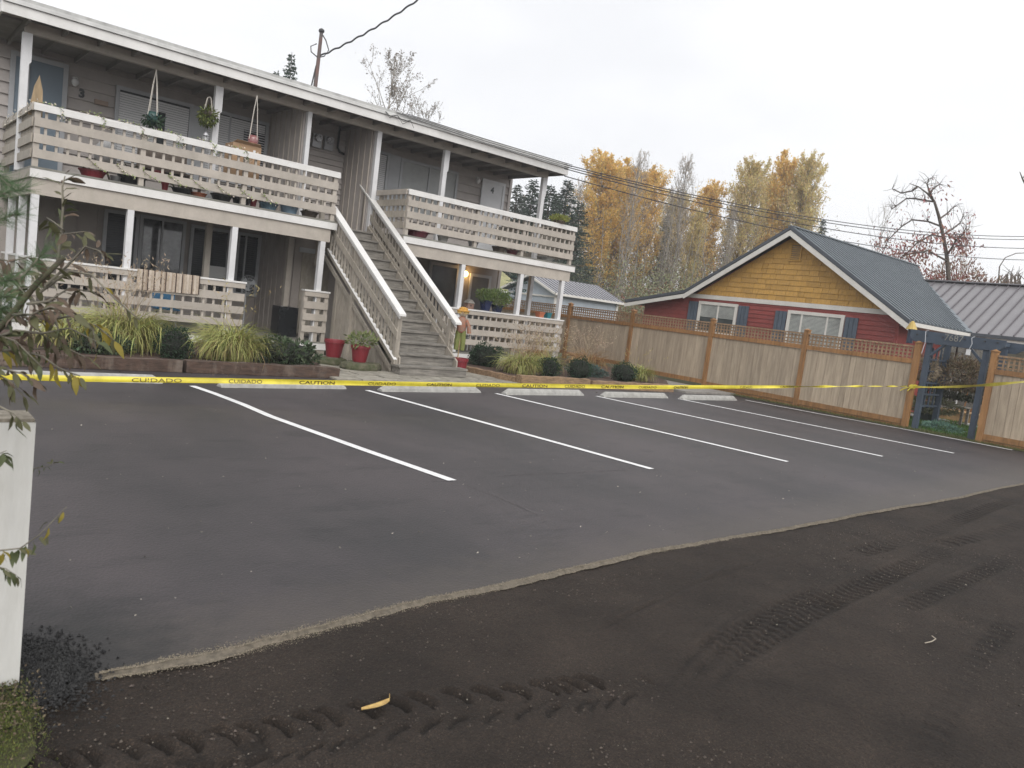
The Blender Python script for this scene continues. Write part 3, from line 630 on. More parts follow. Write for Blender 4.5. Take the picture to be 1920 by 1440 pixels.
bx('wall_panel', GREYTRIM, AB, 6.02, 6.3, YW - .05, YW - .02, 3.6, 5.36)
window(6.3, 7.86, 3.75, 5.40, [6.9], GREYTRIM)
bx('dark_blind_gap', BLINDD, AB, 7.25, 7.78, YW - .058, YW - .055, 3.83, 5.1)
a = MB(); z = 3.86
while z < 5.1: a.box(7.25, 7.78, YW - .064, YW - .06, z, z + .02); z += .06
put('blind_slats', a, BLIND, AB)
window(9.95, 11.38, 3.9, 5.44, [], GREYTRIM); bx('wall_panel', GREYTRIM, AB, 11.39, 11.74, YW - .06, YW - .02, 3.6, 5.42)
window(11.75, 13.78, 3.9, 5.40, [12.75], GREYTRIM, None, mat('frosted_shade', (.36, .37, .37), .3, .1, 2))
# doors
def door(x0, x1, z0, z1, dm, fm, y=YW, leaf_label=None, name='door'):
    t = bpy.data.objects.new(name, None); COL.objects.link(t); t.parent = AB; o = Vector(((x0 + x1) / 2, y, z0)); t.location = o - WL[AB.name]; WL[t.name] = o
    bx('door_leaf', dm, t, x0 + .09, x1 - .09, y - .05, y - .02, z0, z1 - .09)
    bx('frame', fm, t, x0, x0 + .09, y - .07, y - .02, z0, z1 - .09); bx('frame', fm, t, x1 - .09, x1, y - .07, y - .02, z0, z1 - .09); bx('frame', fm, t, x0, x1, y - .07, y - .02, z1 - .09, z1)
    put('handle', MB().tube([(x1 - .16, y - .05, z0 + 1.0), (x1 - .16, y - .10, z0 + 1.0)], .025, 8), METAL, t)
    return t
door(2.38, 3.42, 3.0, 5.52, DOORBG, GREYTRIM); bx('screen_frame', GREYTRIM, AB, 2.62, 2.72, YW - .09, YW - .072, 3.0, 5.4)
door(14.70, 15.62, 3.0, 5.42, DOORW, DOORW)
door(14.66, 15.50, .3, 2.5, mat('open_doorway', (.13, .13, .13), .7, .1), GREYTRIM)
door(13.12, 14.22, .3, 2.66, GLASSM, GREYTRIM)
window(4.30, 5.04, .35, 2.66, [], GREYTRIM, BLINDD, GLASSD, grid=0, name='window'); window(5.05, 6.08, .9, 2.66, [5.55], GREYTRIM, None, mat('painted_reflection_glass', (.16, .17, .18), .05, .6, 3, spec=.9, col2=(.02, .02, .025)))  # last pane: reflections painted as light and dark patches in its colour
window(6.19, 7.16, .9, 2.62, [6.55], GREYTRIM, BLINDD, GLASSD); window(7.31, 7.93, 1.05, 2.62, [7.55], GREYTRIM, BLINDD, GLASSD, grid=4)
bx('air_conditioner', PLAINW, AB, 6.62, 7.02, YW - .28, YW - .07, 1.42, 1.70)
# numbers and little fittings on the wall
for txt, x, z in [('3', 3.70, 5.0), ('4', 15.12, 5.12)]:
    me = text_mesh(txt, .24, .012); o = link(me, 'house_number', BLACKP, AB, (x, YW - (.055 if txt == '4' else .03), z)); o.rotation_euler = (R(90), 0, 0)
def walllight(x, y, z, lit=False):
    t = bpy.data.objects.new('wall_light', None); COL.objects.link(t); t.parent = AB; o = Vector((x, y, z)); t.location = o - WL[AB.name]; WL[t.name] = o
    put('bracket', MB().lathe((x, y - .04, z + .09), [(.055, -.01), (.06, .01), (.02, .03)], 10), METAL if lit else PLAINW, t)
    put('globe', MB().lathe((x, y - .09, z), [(.02, -.09), (.06, -.05), (.075, 0), (.06, .05), (.02, .08)], 12), mat('lit_globe', (.9, .7, .4), .4, 0, emit=(1, .62, .22, 14)) if lit else PLAINW, t, True)
walllight(3.55, YW, 5.2); walllight(14.50, YW, 5.30); walllight(14.45, YW, 2.45, True)
lp = bpy.data.lights.new('porch_lamp', 'POINT'); lp.energy = 5; lp.color = (1, .6, .25); lp.shadow_soft_size = .06
lo = bpy.data.objects.new('porch_lamp', lp); COL.objects.link(lo); lo.location = (14.45, YW - .2, 2.45); 
a = MB().box(3.95, 4.22, YW - .06, YW - .03, 4.86, 4.96); put('wall_plaque', a, mat('plaque_wood', (.30, .22, .17), .6, .1), AB)
for x in (8.95, 9.28):
    t = bpy.data.objects.new('electric_meter', None); COL.objects.link(t); t.parent = AB; o = Vector((x, 19.05, 5.2)); t.location = o - WL[AB.name]; WL[t.name] = o
    bx('meter_box', METAL, t, x - .12, x + .12, 18.96, 19.05, 5.02, 5.36)
    q = MB().tube([(x, 18.96, 5.26), (x, 18.86, 5.26)], [.10, .09], 16); put('dial', q, mat('meter_glass', (.4, .4, .42), .1, .5, 30, spec=.8), t)
a = MB().tube([(9.55, 19.0, 5.7), (9.55, 19.0, 5.15), (9.62, 19.0, 5.05), (9.75, 19.0, 5.02)], .03, 6); put('conduit', a, BLACKP, AB)

# staircase
ST_ = thing('staircase', 'weathered outdoor staircase with white-capped handrails climbing to the landing', 'staircase', (9.05, 13.2, 0))
N_ = 14; RISE = 3.0 / N_; RUN = .33; Y0 = 13.15
bx('bottom_step', TREAD, ST_, 8.28, 9.92, 12.90, 13.2, .03, .17); bx('bottom_step', TREAD, ST_, 8.24, 9.94, 12.88, 13.2, .172, .21)
for i in range(1, N_):
    y = Y0 + (i - 1) * RUN + .05; z = RISE * (i + 1)
    bx('tread', TREAD, ST_, 8.40, 9.78, y - .03, y + RUN + .01, z - .04, z); bx('riser', TREAD, ST_, 8.42, 9.77, y + .01, y + .035, z - RISE, z - .042)
def diag(name, m, x0, x1, ya, za, yb, zb, h, par):
    put(name, MB().prism([(x0, ya, za), (x0, yb, zb), (x0, yb, zb - h), (x0, ya, za - h)], (x1 - x0, 0, 0)), m, par)
sl_ = RISE / RUN
# stringers and side boards; left (x 8.25) and right (x 9.9)
for x0, x1 in [(8.36, 8.40), (9.78, 9.82)]: diag('stringer', TAUPED, x0, x1, 13.1, .34, 17.45, .34 + 4.35 * sl_, .30, ST_)
skirt = MB().prism([(8.31, 13.35, 0), (8.31, 13.35, .06), (8.31, 16.0, 1.76), (8.31, 16.0, 0)], (.03, 0, 0)); put('skirt_panel', skirt, TAUPED, ST_)
for y in np.arange(13.6, 16.0, .32): put('skirt_batten', MB().box(8.295, 8.309, y, y + .04, 0, (y - 13.35) * .642 + .04), TAUPED, ST_)
diag('skirt_trim', TAUPED, 8.26, 8.30, 13.25, .14, 16.9, 2.48, .10, ST_)
bx('stair_post', TAUPED, ST_, 8.24, 8.32, 15.05, 15.15, 0, 2.44); bx('stair_post', TAUPED, ST_, 8.24, 8.34, 13.10, 13.20, .2, 1.14); bx('stair_post', TAUPED, ST_, 8.24, 8.34, 16.9, 17.0, 2.0, 3.6)
bx('stair_post', TAUPED, ST_, 9.80, 9.89, 13.50, 13.60, .0, 1.2); bx('stair_post', TAUPED, ST_, 9.82, 9.92, 15.70, 15.80, .0, 2.6); bx('stair_post', TAUPED, ST_, 9.80, 9.90, 17.75, 17.85, 2.9, 4.05)
def rail_side(x, ya, za, yb, zb, low, name):
    s = (zb - za) / (yb - ya)
    t = bpy.data.objects.new(name, None); COL.objects.link(t); t.parent = ST_; o = Vector((x, ya, za)); t.location = o - WL[ST_.name]; WL[t.name] = o
    diag('cap', WHITE, x - .09, x + .07, ya, za, yb, zb, .045, t); diag('cap_face', WHITE, x - .05, x - .02, ya + .06, za - .01, yb, zb - .045, .09, t)
    for dz in low: diag('rail_board', TAUPED, x - .035, x - .008, ya + .1, za - dz + .1 * s, yb, zb - dz, .15 if dz < .8 else .09, t)
    diag('rail_edge', WHITE, x - .05, x + .03, ya + .1, za - low[-1] + .1 * s + .012, yb, zb - low[-1] + .012, .012, t)
    y = ya + .2
    while y < yb - .02:
        zt = za + (y - ya) * s; bx('baluster', TAUPED, t, x - .006, x + .03, y - .02, y + .02, zt - low[-1], zt - .08); y += .15
rail_side(8.25, 12.95, 1.22, 16.35, 3.38, [.42, .98], 'handrail'); rail_side(9.86, 13.27, 1.15, 18.05, 4.22, [.36, .62, .98], 'handrail')

# roof mast, service wires
a = thing('service_mast', 'tall brown service mast standing on the apartment roof', 'mast', (8.3, 18.0, 5.93))
put('pole', MB().tube([(8.30, 18, 5.93), (8.32, 18.0, 6.8), (8.33, 18.0, 7.5)], [.05, .045, .04], 8), mat('rusty_pole', (.17, .09, .075), .7, .2, 6, col2=(.10, .09, .09)), a)
put('weatherhead', MB().lathe((8.33, 18, 7.48), [(.05, 0), (.07, .03), (.065, .07), (.02, .1)], 10), WIREM, a)
put('brace', MB().tube([(8.17, 18, 5.93), (8.28, 18, 6.7)], .018, 5), WIREM, a)
put('drip_loop', MB().tube([(8.33, 18, 7.48), (8.46, 18, 7.35), (8.56, 18, 7.15), (8.46, 18, 6.98), (8.30, 18, 6.90), (8.12, 18, 6.98), (8.10, 18, 7.1), (8.24, 18, 7.2)], .014, 5), WIREM, a)
pts = []; P0 = Vector((8.35, 18, 6.95)); P1 = Vector((11.2, 16.6, 8.72)); P1 = at(785, 0, (Vector((8.9, 15, 1.63)) - CP).dot(CD)); P2 = P1 + (P1 - P0) * 1.6 + Vector((0, 0, 1.4))
for i in range(140):
    t = i / 139; c = P0.lerp(P2, t); c.z -= 4 * .55 * t * (1 - t); k = i * .95; pts.append(c + Vector((0, math.cos(k) * .016, math.sin(k) * .016)))
o = put('service_cable', MB().tube(pts, .021, 6), WIREM); tagit(o, 'twisted service cable rising from the roof mast to the top of the picture', 'cable')
# cables along the fascia
a = MB()
for k in range(3):
    a.tube([Vector((9.9 + .15 * k, 16.83 - .01 * k, 5.90 + .02 * k)), Vector((12.6, 16.78, 5.80 + .05 * k)), Vector((15.8, 16.72, 5.80 + .05 * k))], .010, 5)
for k in range(2):
    a.tube([(9.6, 16.84, 5.86), (9.72, 16.82, 5.78 - .05 * k), (9.9, 16.8, 5.84), (10.1, 16.82, 5.74 - .06 * k), (10.3, 16.82, 5.82), (10.42, 16.82, 5.66)], .008, 4)
tagit(put('roof_cable', a, WIREM), 'bundle of loose cables hung along the white roof fascia', 'cable')
for (x0, y0, x1, y1, lb) in [(1058, 308, 1960, 443, 'topmost power line crossing in front of the yellow trees'), (1058, 312, 1960, 449, 'power line just under the topmost one'), (1058, 316, 1960, 466, 'middle power line over the red and yellow house'), (1058, 330, 1960, 488, 'lowest thin power line above the house roof')]:
    p = at(x0, y0, 20.5); q = at(x1, y1, 34); pts = []
    for i in range(25):
        t = i / 24; c = p.lerp(q, t); c.z -= 4 * (.55) * t * (1 - t); pts.append(c)
    tagit(put('power_line', MB().tube(pts, .014, 4), WIREM), lb, 'power line')
# ------------------------------------------------------------------ cedar fence
FX = 18.5
def fence(name, label, ys, zb, end_caps=True):
    t = thing(name, label, 'fence', (FX, ys[0], 0), 'cedar fence lengths beside the lot')
    rr = random.Random(int(ys[0] * 10))
    for i, y in enumerate(ys):
        bx('post', CEDAR, t, FX - .06, FX + .06, y - .06, y + .06, 0, 1.96)
        put('post_cap', MB().prism([(FX - .075, y - .075, 1.962), (FX + .075, y - .075, 1.962), (FX + .075, y + .075, 1.962), (FX - .075, y + .075, 1.962)], (0, 0, .02)), CEDAR, t)
        a = MB(); b = len(a.v); a.v += [(FX - .06, y - .06, 1.983), (FX + .06, y - .06, 1.983), (FX + .06, y + .06, 1.983), (FX - .06, y + .06, 1.983), (FX, y, 2.02)]
        a.f += [(0, 3, 2, 1), (0, 1, 4), (1, 2, 4), (2, 3, 4), (3, 0, 4)]; put('finial', a, CEDAR, t)
    for i in range(len(ys) - 1):
        a0, a1 = sorted((ys[i], ys[i + 1])); a0 += .062; a1 -= .062; b = zb[i]
        bx('rail', LATT, t, FX - .035, FX + .035, a0, a1, 1.86, 1.90); bx('rail', CEDAR, t, FX - .04, FX + .04, a0, a1, 1.49, 1.60)
        bx('rail', CEDAR, t, FX - .04, FX + .04, a0, a1, b + .08, b + .20)
        if b > .2 or i in (0, 1): bx('kickboard', CEDAR, t, FX - .02, FX + .02, a0, a1, max(0, b - .08), b + .07)
        y = a0
        while y < a1 - .02:
            w = min(rr.choice([.14, .19, .235, .27]), a1 - y)
            if a1 - y - w < .06: w = a1 - y
            bx('fence_board', FBOARD, t, FX - .012 + rr.uniform(-.004, .004), FX + .012, y + .002, y + w - .003, b + .202, 1.488); y += w
        m = MB(); y = a0 + .05
        while y < a1 - .03: m.box(FX - .016, FX - .004, y - .019, y + .019, 1.602, 1.858); y += .098
        for z in (1.645, 1.73, 1.815): m.box(FX - .002, FX + .010, a0, a1, z - .017, z + .017)
        put('lattice', m, LATT, t, kind='stuff')
    return t
fence('fence', 'long cedar fence with lattice top running back along the right side of the lot', [7.42, 10.15, 13.0, 15.95, 18.75, 21.5, 24.3, 27.1], [0, .02, .06, .15, .2, .2, .2])
fence('fence', 'short cedar fence length right of the blue garden arbor', [5.85, 3.1, .35, -2.4], [0, 0, 0])

# ------------------------------------------------------------------ arbor
t = thing('garden_arbor', 'dark blue garden arbor with the number 7687 on its crossbeam', 'arbor', (18.9, 6.7, 0))
for x in (18.62, 19.7):
    for y in (7.24, 6.06): bx('post', NAVY, t, x - .055, x + .055, y - .055, y + .055, 0, 2.06)
def cb(x):
    put('crossbeam', MB().prism([(x, 7.66, 2.12), (x, 7.56, 2.00), (x, 5.86, 1.98), (x, 5.70, 2.08), (x, 5.70, 2.22), (x, 7.66, 2.265)], (.045, 0, 0)), NAVY, t)
cb(18.52); cb(19.76)
for y in (7.5, 7.0, 6.5, 6.0): bx('rafter_bar', NAVY, t, 18.57, 19.755, y - .02, y + .02, 2.12, 2.2)
for y0, y1 in ((7.18, 6.85), (6.12, 6.45)): put('brace', MB().beam((18.60, y0, 1.72), (18.60, y1, 2.05), .05, .07, (1, 0, 0)), NAVY, t)
for z in (.55, .82, 1.09, 1.36, 1.63): bx('trellis_bar', NAVY, t, 18.68, 19.64, 7.22, 7.26, z - .02, z + .02)
for x in (18.9, 19.15, 19.4): bx('trellis_bar', NAVY, t, x - .02, x + .02, 7.235, 7.265, .5, 1.9)
me = text_mesh('7687', .20, 0); o = link(me, 'arbor_number', mat('number_paint', (.26, .26, .24), .6, .15), t, (18.505, 6.72, 2.15)); o.rotation_euler = (R(90), 0, R(-90))
for y in (7.5, 7.3, 6.95, 6.5, 6.1, 5.85): put('bolt', MB().tube([(18.49, y, 2.16), (18.52, y, 2.16)], .018, 8), WIREM, t)
def hook(y, z0, ln_, tagp, lab):
    q = thing('hanging_hook', lab, 'hook', (18.48, y, z0 - ln_), 'hooks hung on the arbor beam')
    put('wire', MB().tube([(18.50, y, z0 + .02), (18.46, y - .03, z0 + .04), (18.44, y + .02, z0), (18.46, y, z0 - ln_ * .5), (18.47, y + .04, z0 - ln_)], .009, 5), mat('pale_wire', (.5, .52, .55), .4, .1), q)
    if tagp: bx('tag', PLAINW, q, 18.455, 18.465, y - .0, y + .09, z0 - ln_ - .12, z0 - ln_)
hook(7.28, 2.24, .5, False, 'long pale wire hook hanging from the left end of the arbor beam'); hook(6.32, 2.2, .25, True, 'hook with a small white tag hanging right of the arbor number')

# ------------------------------------------------------------------ red and ochre house
HS = thing('house', 'single-storey house with red siding, ochre shingled gable and blue-grey metal roof', 'house', (24, 13, 0))
GX = 22.25
wallo = MB().prism([(GX, 18.7, 0), (GX, 18.7, 2.42), (GX, 16.7, 2.78), (GX, 13.1, 4.92), (GX, 9.6, 2.72), (GX, 9.6, 0)], (8.6, 0, 0)); put('wall', wallo, REDS, HS)
# lap boards in red
z = .9
while z < 2.72:
    bx('siding_board', REDS, HS, GX - .025, GX, 9.6, 17.0 if z > 2.4 else 18.7, z, z + .135, wedge='x'); z += .135
bx('corner_board', REDS, HS, GX - .03, GX + .05, 9.52, 9.6, 0, 2.7)
bx('belly_band', TRIMW, HS, GX - .045, GX - .001, 9.85, 17.0, 2.72, 2.86)
# ochre shingles in courses, clipped by the rake
rr = random.Random(12)
def rake_z(y): return 4.90 - .636 * (13.1 - y) if y < 13.1 else 4.90 - .606 * (y - 13.1)
z = 2.865; h = .165
while z < 4.8:
    ylo = 13.1 - (4.90 - z) / .636; yhi = 13.1 + (4.90 - z) / .606; y = ylo - rr.random() * .3
    while y < yhi:
        w = rr.choice([.2, .3, .42, .55, .6]); p0, p1 = max(y, ylo), min(y + w - .008, yhi)
        if p1 - p0 > .03:
            zt0 = min(z + h, rake_z(p0)); zt1 = min(z + h, rake_z(p1))
            P = [(GX - .03, p0, z + rr.uniform(-.004, .004)), (GX - .03, p1, z)]
            if zt1 > z + .003: P.append((GX - .012, p1, zt1))
            pk = [yy for yy in (13.1,) if p0 < yy < p1]
            zc = z + h
            for yy in sorted([13.1 - (4.90 - zc) / .636, 13.1 + (4.90 - zc) / .606], reverse=True):
                if p0 < yy < p1: P.append((GX - .012, yy, zc))
            if zt0 > z + .003: P.append((GX - .012, p0, zt0))
            if len(P) >= 3: put('shingle', MB().prism(P, (.012, 0, 0)), YEL, HS)
        y += w
    z += h
# gable vent
v = bpy.data.objects.new('gable_vent', None); COL.objects.link(v); v.parent = HS; v.location = Vector((GX, 13.0, 4.2)) - WL[HS.name]; WL[v.name] = Vector((GX, 13.0, 4.2))
for args in [(12.80, 12.84, 4.15, 4.60), (13.14, 13.18, 4.15, 4.60)]: bx('frame', YEL, v, GX - .06, GX - .032, *args)
for z0 in (4.11, 4.601): bx('frame', YEL, v, GX - .062, GX - .032, 12.78, 13.20, z0, z0 + .038)
for k in range(7): bx('louvre', YEL, v, GX - .055, GX - .04, 12.842, 13.138, 4.165 + k * .062, 4.20 + k * .062)
bx('backing', ROOFDK, v, GX - .036, GX - .032, 12.842, 13.138, 4.15, 4.6)
# roof
def slab(name, P, th, m): return put(name, MB().prism([Vector(p) for p in P], (0, 0, -th)), m, HS)
RX = 21.9
slab('roof_slope', [(RX, 9.15, 2.60), (26.25, 9.15, 2.60), (29.4, 12.0, 4.41), (31.2, 13.1, 5.12), (RX, 13.1, 5.12)], .10, ROOFG)
slab('roof_slope', [(RX, 13.1, 5.121), (31.2, 13.1, 5.121), (31.2, 16.75, 2.91), (RX, 16.75, 2.91)], .10, ROOFDK)
slab('porch_roof', [(RX, 16.752, 2.91), (31.2, 16.752, 2.91), (31.2, 19.35, 2.38), (RX, 19.35, 2.38)], .10, ROOFDK)
put('ridge_cap', MB().beam((RX - .02, 13.1, 5.14), (31.2, 13.1, 5.14), .22, .035), ROOFRIB, HS)
m = MB(); x = RX + .02
while x < 31:
    # rib runs down the slope to the eave or to the valley
    yb = 9.15 if x < 26.25 else 9.15 + (x - 26.25) * (2.85 / 3.15) if x < 29.4 else 12.0 + (x - 29.4) * (1.1 / 1.8)
    m.beam((x, 13.05, 5.10), (x, yb, 5.10 - .638 * (13.05 - yb)), .06, .07, (0, -.54, .84)); x += .275
put('roof_rib', m, ROOFRIB, HS, kind='stuff')
def rake(p, q, w=.17):
    p, q = Vector(p), Vector(q); put('rake_board', MB().prism([p, q, q - Vector((0, 0, w)), p - Vector((0, 0, w))], (-.03, 0, 0)), TRIMW, HS)
rake((RX, 9.12, 2.50), (RX, 13.1, 5.02)); rake((RX, 13.1, 5.02), (RX, 16.75, 2.81)); rake((RX, 16.75, 2.81), (RX, 19.38, 2.28), .13)
for p, q in (((RX - .012, 9.12, 2.60), (RX - .012, 13.1, 5.12)), ((RX - .012, 13.1, 5.12), (RX - .012, 16.75, 2.91)), ((RX - .012, 16.75, 2.91), (RX - .012, 19.38, 2.38))):
    p, q = Vector(p), Vector(q); put('rake_flashing', MB().prism([p + Vector((0, 0, .03)), q + Vector((0, 0, .03)), q - Vector((0, 0, .075)), p - Vector((0, 0, .075))], (-.03, 0, 0)), ROOFDK, HS)
slab('eave_soffit', [(GX + .02, 9.16, 2.47), (26.3, 9.16, 2.47), (26.3, 9.6, 2.47), (GX + .02, 9.6, 2.47)], .02, TRIMW)
put('gutter', MB().box(RX, 26.4, 9.04, 9.14, 2.46, 2.57), TRIMW, HS)
# windows and shutters of the house
def hwin(y0, y1, z0, z1, mull, half):
    t = bpy.data.objects.new('window', None); COL.objects.link(t); t.parent = HS; o = Vector((GX, (y0 + y1) / 2, z0)); t.location = o - WL[HS.name]; WL[t.name] = o
    f = .10; X0, X1 = GX - .07, GX - .02
    for a_, b_, c_, d_ in [(y0, y1, z1 - f, z1), (y0, y1, z0, z0 + f), (y0, y0 + f, z0 + f, z1 - f), (y1 - f, y1, z0 + f, z1 - f)]: bx('frame', TRIMW, t, X0, X1, a_, b_, c_, d_)
    for p in mull: bx('mullion', TRIMW, t, X0 + .01, X1, p - .025, p + .025, z0 + f, z1 - f)
    bx('backing', mat('dim_room', (.05, .06, .06), .6, .2), t, GX - .030, GX - .026, y0 + f, y1 - f, z0 + f, z1 - f)
    a = MB(); zz = z1 - f - .01
    while zz > (z0 + f if not half else (z0 + z1) / 2 + .05): a.box(GX - .04, GX - .036, y0 + f + .01, y1 - f - .01, zz - .028, zz); zz -= .038
    put('blinds', a, mat('cream_blind', (.46, .48, .46), .5, .2, 1.2, coat=.8), t)
def shutter(y0, y1, z0, z1):
    t = bpy.data.objects.new('shutter', None); COL.objects.link(t); t.parent = HS; o = Vector((GX, (y0 + y1) / 2, z0)); t.location = o - WL[HS.name]; WL[t.name] = o
    n = 3; w = (y1 - y0) / n
    for k in range(n): bx('slat', mat('shutter_paint', (.085, .11, .145), .5, .1), t, GX - .06, GX - .03, y0 + k * w + .006, y0 + (k + 1) * w - .006, z0, z1)
hwin(14.75, 16.30, 1.55, 2.63, [15.5], True); hwin(11.1, 12.93, 1.45, 2.60, [11.62, 12.45], False)
shutter(16.33, 16.72, 1.55, 2.6); shutter(14.33, 14.72, 1.55, 2.6); shutter(12.96, 13.36, 1.45, 2.55); shutter(10.68, 11.07, 1.45, 2.55)
# wing with standing seam roof
WG = thing('house_wing', 'lower house wing with taupe standing seam metal roof, right of the gable', 'house', (28, 5, 0))
bx('wall', mat('pale_grey_wall', (.30, .30, .28), .7, .1), WG, 26.7, 32.2, -8, 9.5, 0, 2.55)
put('roof_slope', MB().prism([(26.25, 9.16, 2.60), (26.25, -9, 2.60), (29.45, -9, 4.42), (29.45, 12.05, 4.42)], (0, 0, -.09)), ROOFP, WG)
put('roof_slope', MB().prism([(29.452, 12.05, 4.42), (29.452, -9, 4.42), (32.6, -9, 2.6), (32.6, 12.05, 2.6)], (0, 0, -.09)), ROOFP, WG)
y = 11.6
while y > -8.5:
    xa = 26.26 if y < 9.16 else 26.26 + (y - 9.16) * 1.105
    put('seam', MB().beam((xa, y, 2.62 + (xa - 26.25) * .569), (29.44, y, 4.435), .03, .045, (-.49, 0, .87)), SEAM, WG); y -= .335
put('ridge_cap', MB().beam((29.45, -9, 4.44), (29.45, 12.1, 4.44), .3, .04), ROOFP, WG)
put('valley_flashing', MB().beam((26.2, 9.1, 2.62), (29.45, 12.08, 4.45), .16, .03), ROOFRIB, WG)
bx('gutter', ROOFDK, WG, 26.14, 26.24, -9, 9.03, 2.50, 2.60); bx('fascia', TRIMW, WG, 26.2, 26.28, -9, 9.03, 2.38, 2.495)
for y in (6.2, 3.0): 
    bx('porch_post', TRIMW, WG, 26.3, 26.4, y - .05, y + .05, 0, 2.38)
    for s in (-1, 1): put('bracket', MB().beam((26.35, y + s * .05, 1.9), (26.35, y + s * .4, 2.36), .04, .05, (1, 0, 0)), TRIMW, WG)
bx('window', mat('porch_window', (.20, .19, .14), .2, .3), WG, 26.66, 26.69, 6.9, 8.6, 1.2, 2.3); bx('window_trim', TRIMW, WG, 26.64, 26.70, 8.62, 8.72, 1.1, 2.4); bx('window_trim', TRIMW, WG, 26.64, 26.70, 6.78, 6.88, 1.1, 2.4)
bx('window', mat('porch_window', (.20, .19, .14), .2, .3), WG, 26.66, 26.69, 4.2, 5.8, 1.2, 2.3)
# things seen through the arbor
tagit(put('picket_screen', (lambda a: [a.box(24.0, 24.03, y, y + .07, .30, 1.35) for y in np.arange(7.35, 8.25, .09)] and a)(MB()), CEDAR), 'screen of narrow orange wooden slats seen through the arbor', 'screen')
s_ = thing('porch_step', 'pale timber step box at the foot of the orange slat screen', 'step', (23.6, 7.9, 0))
bx('tread', mat('new_wood', (.46, .30, .15), .7, .15, 5), s_, 23.3, 23.95, 7.2, 8.6, .27, .31); bx('face', mat('new_wood', (.46, .30, .15)), s_, 23.34, 23.9, 7.25, 8.55, .03, .268)
bx('red_wall', REDS, HS, 25.4, 25.5, 8.9, 9.5, 0, 1.35)
s_ = thing('white_cabinet', 'white cupboard standing by the red wall, seen through the arbor', 'cabinet', (24.9, 9, 0))
bx('body', PLAINW, s_, 24.6, 25.1, 8.55, 9.05, 0, 1.15); bx('door_leaf', PLAINW, s_, 24.58, 24.598, 8.57, 8.88, .05, 1.1)
s_ = thing('garden_chair', 'weathered grey wooden chair with tall rounded back slats behind the vine', 'chair', (22.4, 7.6, 0))
for k, y in enumerate((8.34, 8.12, 7.90, 7.68, 7.46)):
    hh = 1.78 + .07 * (2 - abs(k - 2)); put('back_slat', MB().prism([(22.4, y - .085, .5), (22.4, y + .085, .5), (22.4, y + .085, hh + .28), (22.4, y + .05, hh + .36), (22.4, y - .05, hh + .36), (22.4, y - .085, hh + .28)], (.025, 0, 0)), TREAD, s_)
bx('seat', TREAD, s_, 21.9, 22.39, 7.4, 8.45, .48, .52)
for y in (7.45, 8.4):
    for x in (21.95, 22.35): bx('leg', TREAD, s_, x - .03, x + .03, y - .03, y + .03, 0, .478)
rr = random.Random(8)
for k in range(16):
    y = 7.3 + k * .13 + rr.uniform(-.03, .03); s = rr.uniform(.05, .10); x = 22.5 + rr.uniform(-.12, .12)
    a = MB().lathe((x, y, 0), [(s * .7, 0), (s, s * .35), (s * .8, s * .8), (s * .3, s)], 7, 1, rr.uniform(.7, 1.3), rr.random())
    tagit(put('border_stone', a, CONC), ['first', 'second', 'third', 'fourth', 'fifth', 'sixth', 'seventh', 'eighth', 'ninth', 'tenth', 'eleventh', 'twelfth', 'thirteenth', 'fourteenth', 'fifteenth', 'sixteenth'][k] + ' pale stone from the right in the row edging the lawn behind the arbor', 'stone', 'stones edging the lawn')
s_ = put('garden_planter', MB().lathe((21.6, 8.15, 0), [(.22, 0), (.28, .42), (.30, .45), (.26, .45)], 14), mat('dark_green_planter', (.05, .065, .06), .6, .1), smooth=False)
tagit(s_, 'dark grey-green tub planter on the lawn behind the arbor', 'planter')
# bird feeder on the fence end
s_ = thing('lantern_feeder', 'small yellow-roofed bird feeder hanging in front of the red wall by the arbor', 'bird feeder', (19.2, 7.93, 1.7))
put('roof', MB().lathe((19.2, 7.93, 2.28), [(.13, 0), (.10, .06), (.05, .17), (.02, .2)], 10), mat('ochre_tin', (.5, .36, .1), .5, .1), s_)
put('tube', MB().tube([(19.2, 7.93, 1.95), (19.2, 7.93, 2.28)], .07, 10), mat('dark_tube', (.05, .06, .09), .3, .1), s_)
put('hanger', MB().tube([(19.2, 7.93, 2.48), (19.2, 7.93, 2.56)], .006, 4), WIREM, s_)

# ------------------------------------------------------------------ shed and far house
t = thing('shed', 'pale blue shed with ribbed grey metal roof behind the fence', 'shed', (27, 27.5, 0))
put('wall', MB().prism([(24.75, 26.2, 0), (24.75, 29.6, 0), (24.75, 29.6, 2.45), (24.75, 27.9, 3.1), (24.75, 26.2, 2.45)], (4.3, 0, 0)), SHEDW, t)
put('roof_slope', MB().prism([(24.5, 25.95, 2.50), (29.3, 25.95, 2.50), (29.3, 27.9, 3.24), (24.5, 27.9, 3.24)], (0, 0, -.06)), mat('pale_metal_roof', (.34, .34, .36), .4, .05), t)
put('roof_slope', MB().prism([(24.5, 27.902, 3.24), (29.3, 27.902, 3.24), (29.3, 29.85, 2.5), (24.5, 29.85, 2.5)], (0, 0, -.06)), mat('pale_metal_roof', (.34, .34, .36)), t)
for x in np.arange(24.55, 29.3, .27): put('roof_rib', MB().beam((x, 25.94, 2.515), (x, 27.9, 3.255), .07, .03, (0, -.35, .93)), mat('rib_shadow_grey', (.15, .15, .17), .5, .1), t)
put('fascia', MB().box(24.5, 29.3, 25.90, 25.945, 2.40, 2.50), TRIMW, t)
for q in (((24.46, 25.95, 2.47), (24.46, 27.9, 3.21)), ((24.46, 27.9, 3.21), (24.46, 29.85, 2.47))): put('rake_board', MB().beam(q[0], q[1], .05, .10), TRIMW, t)
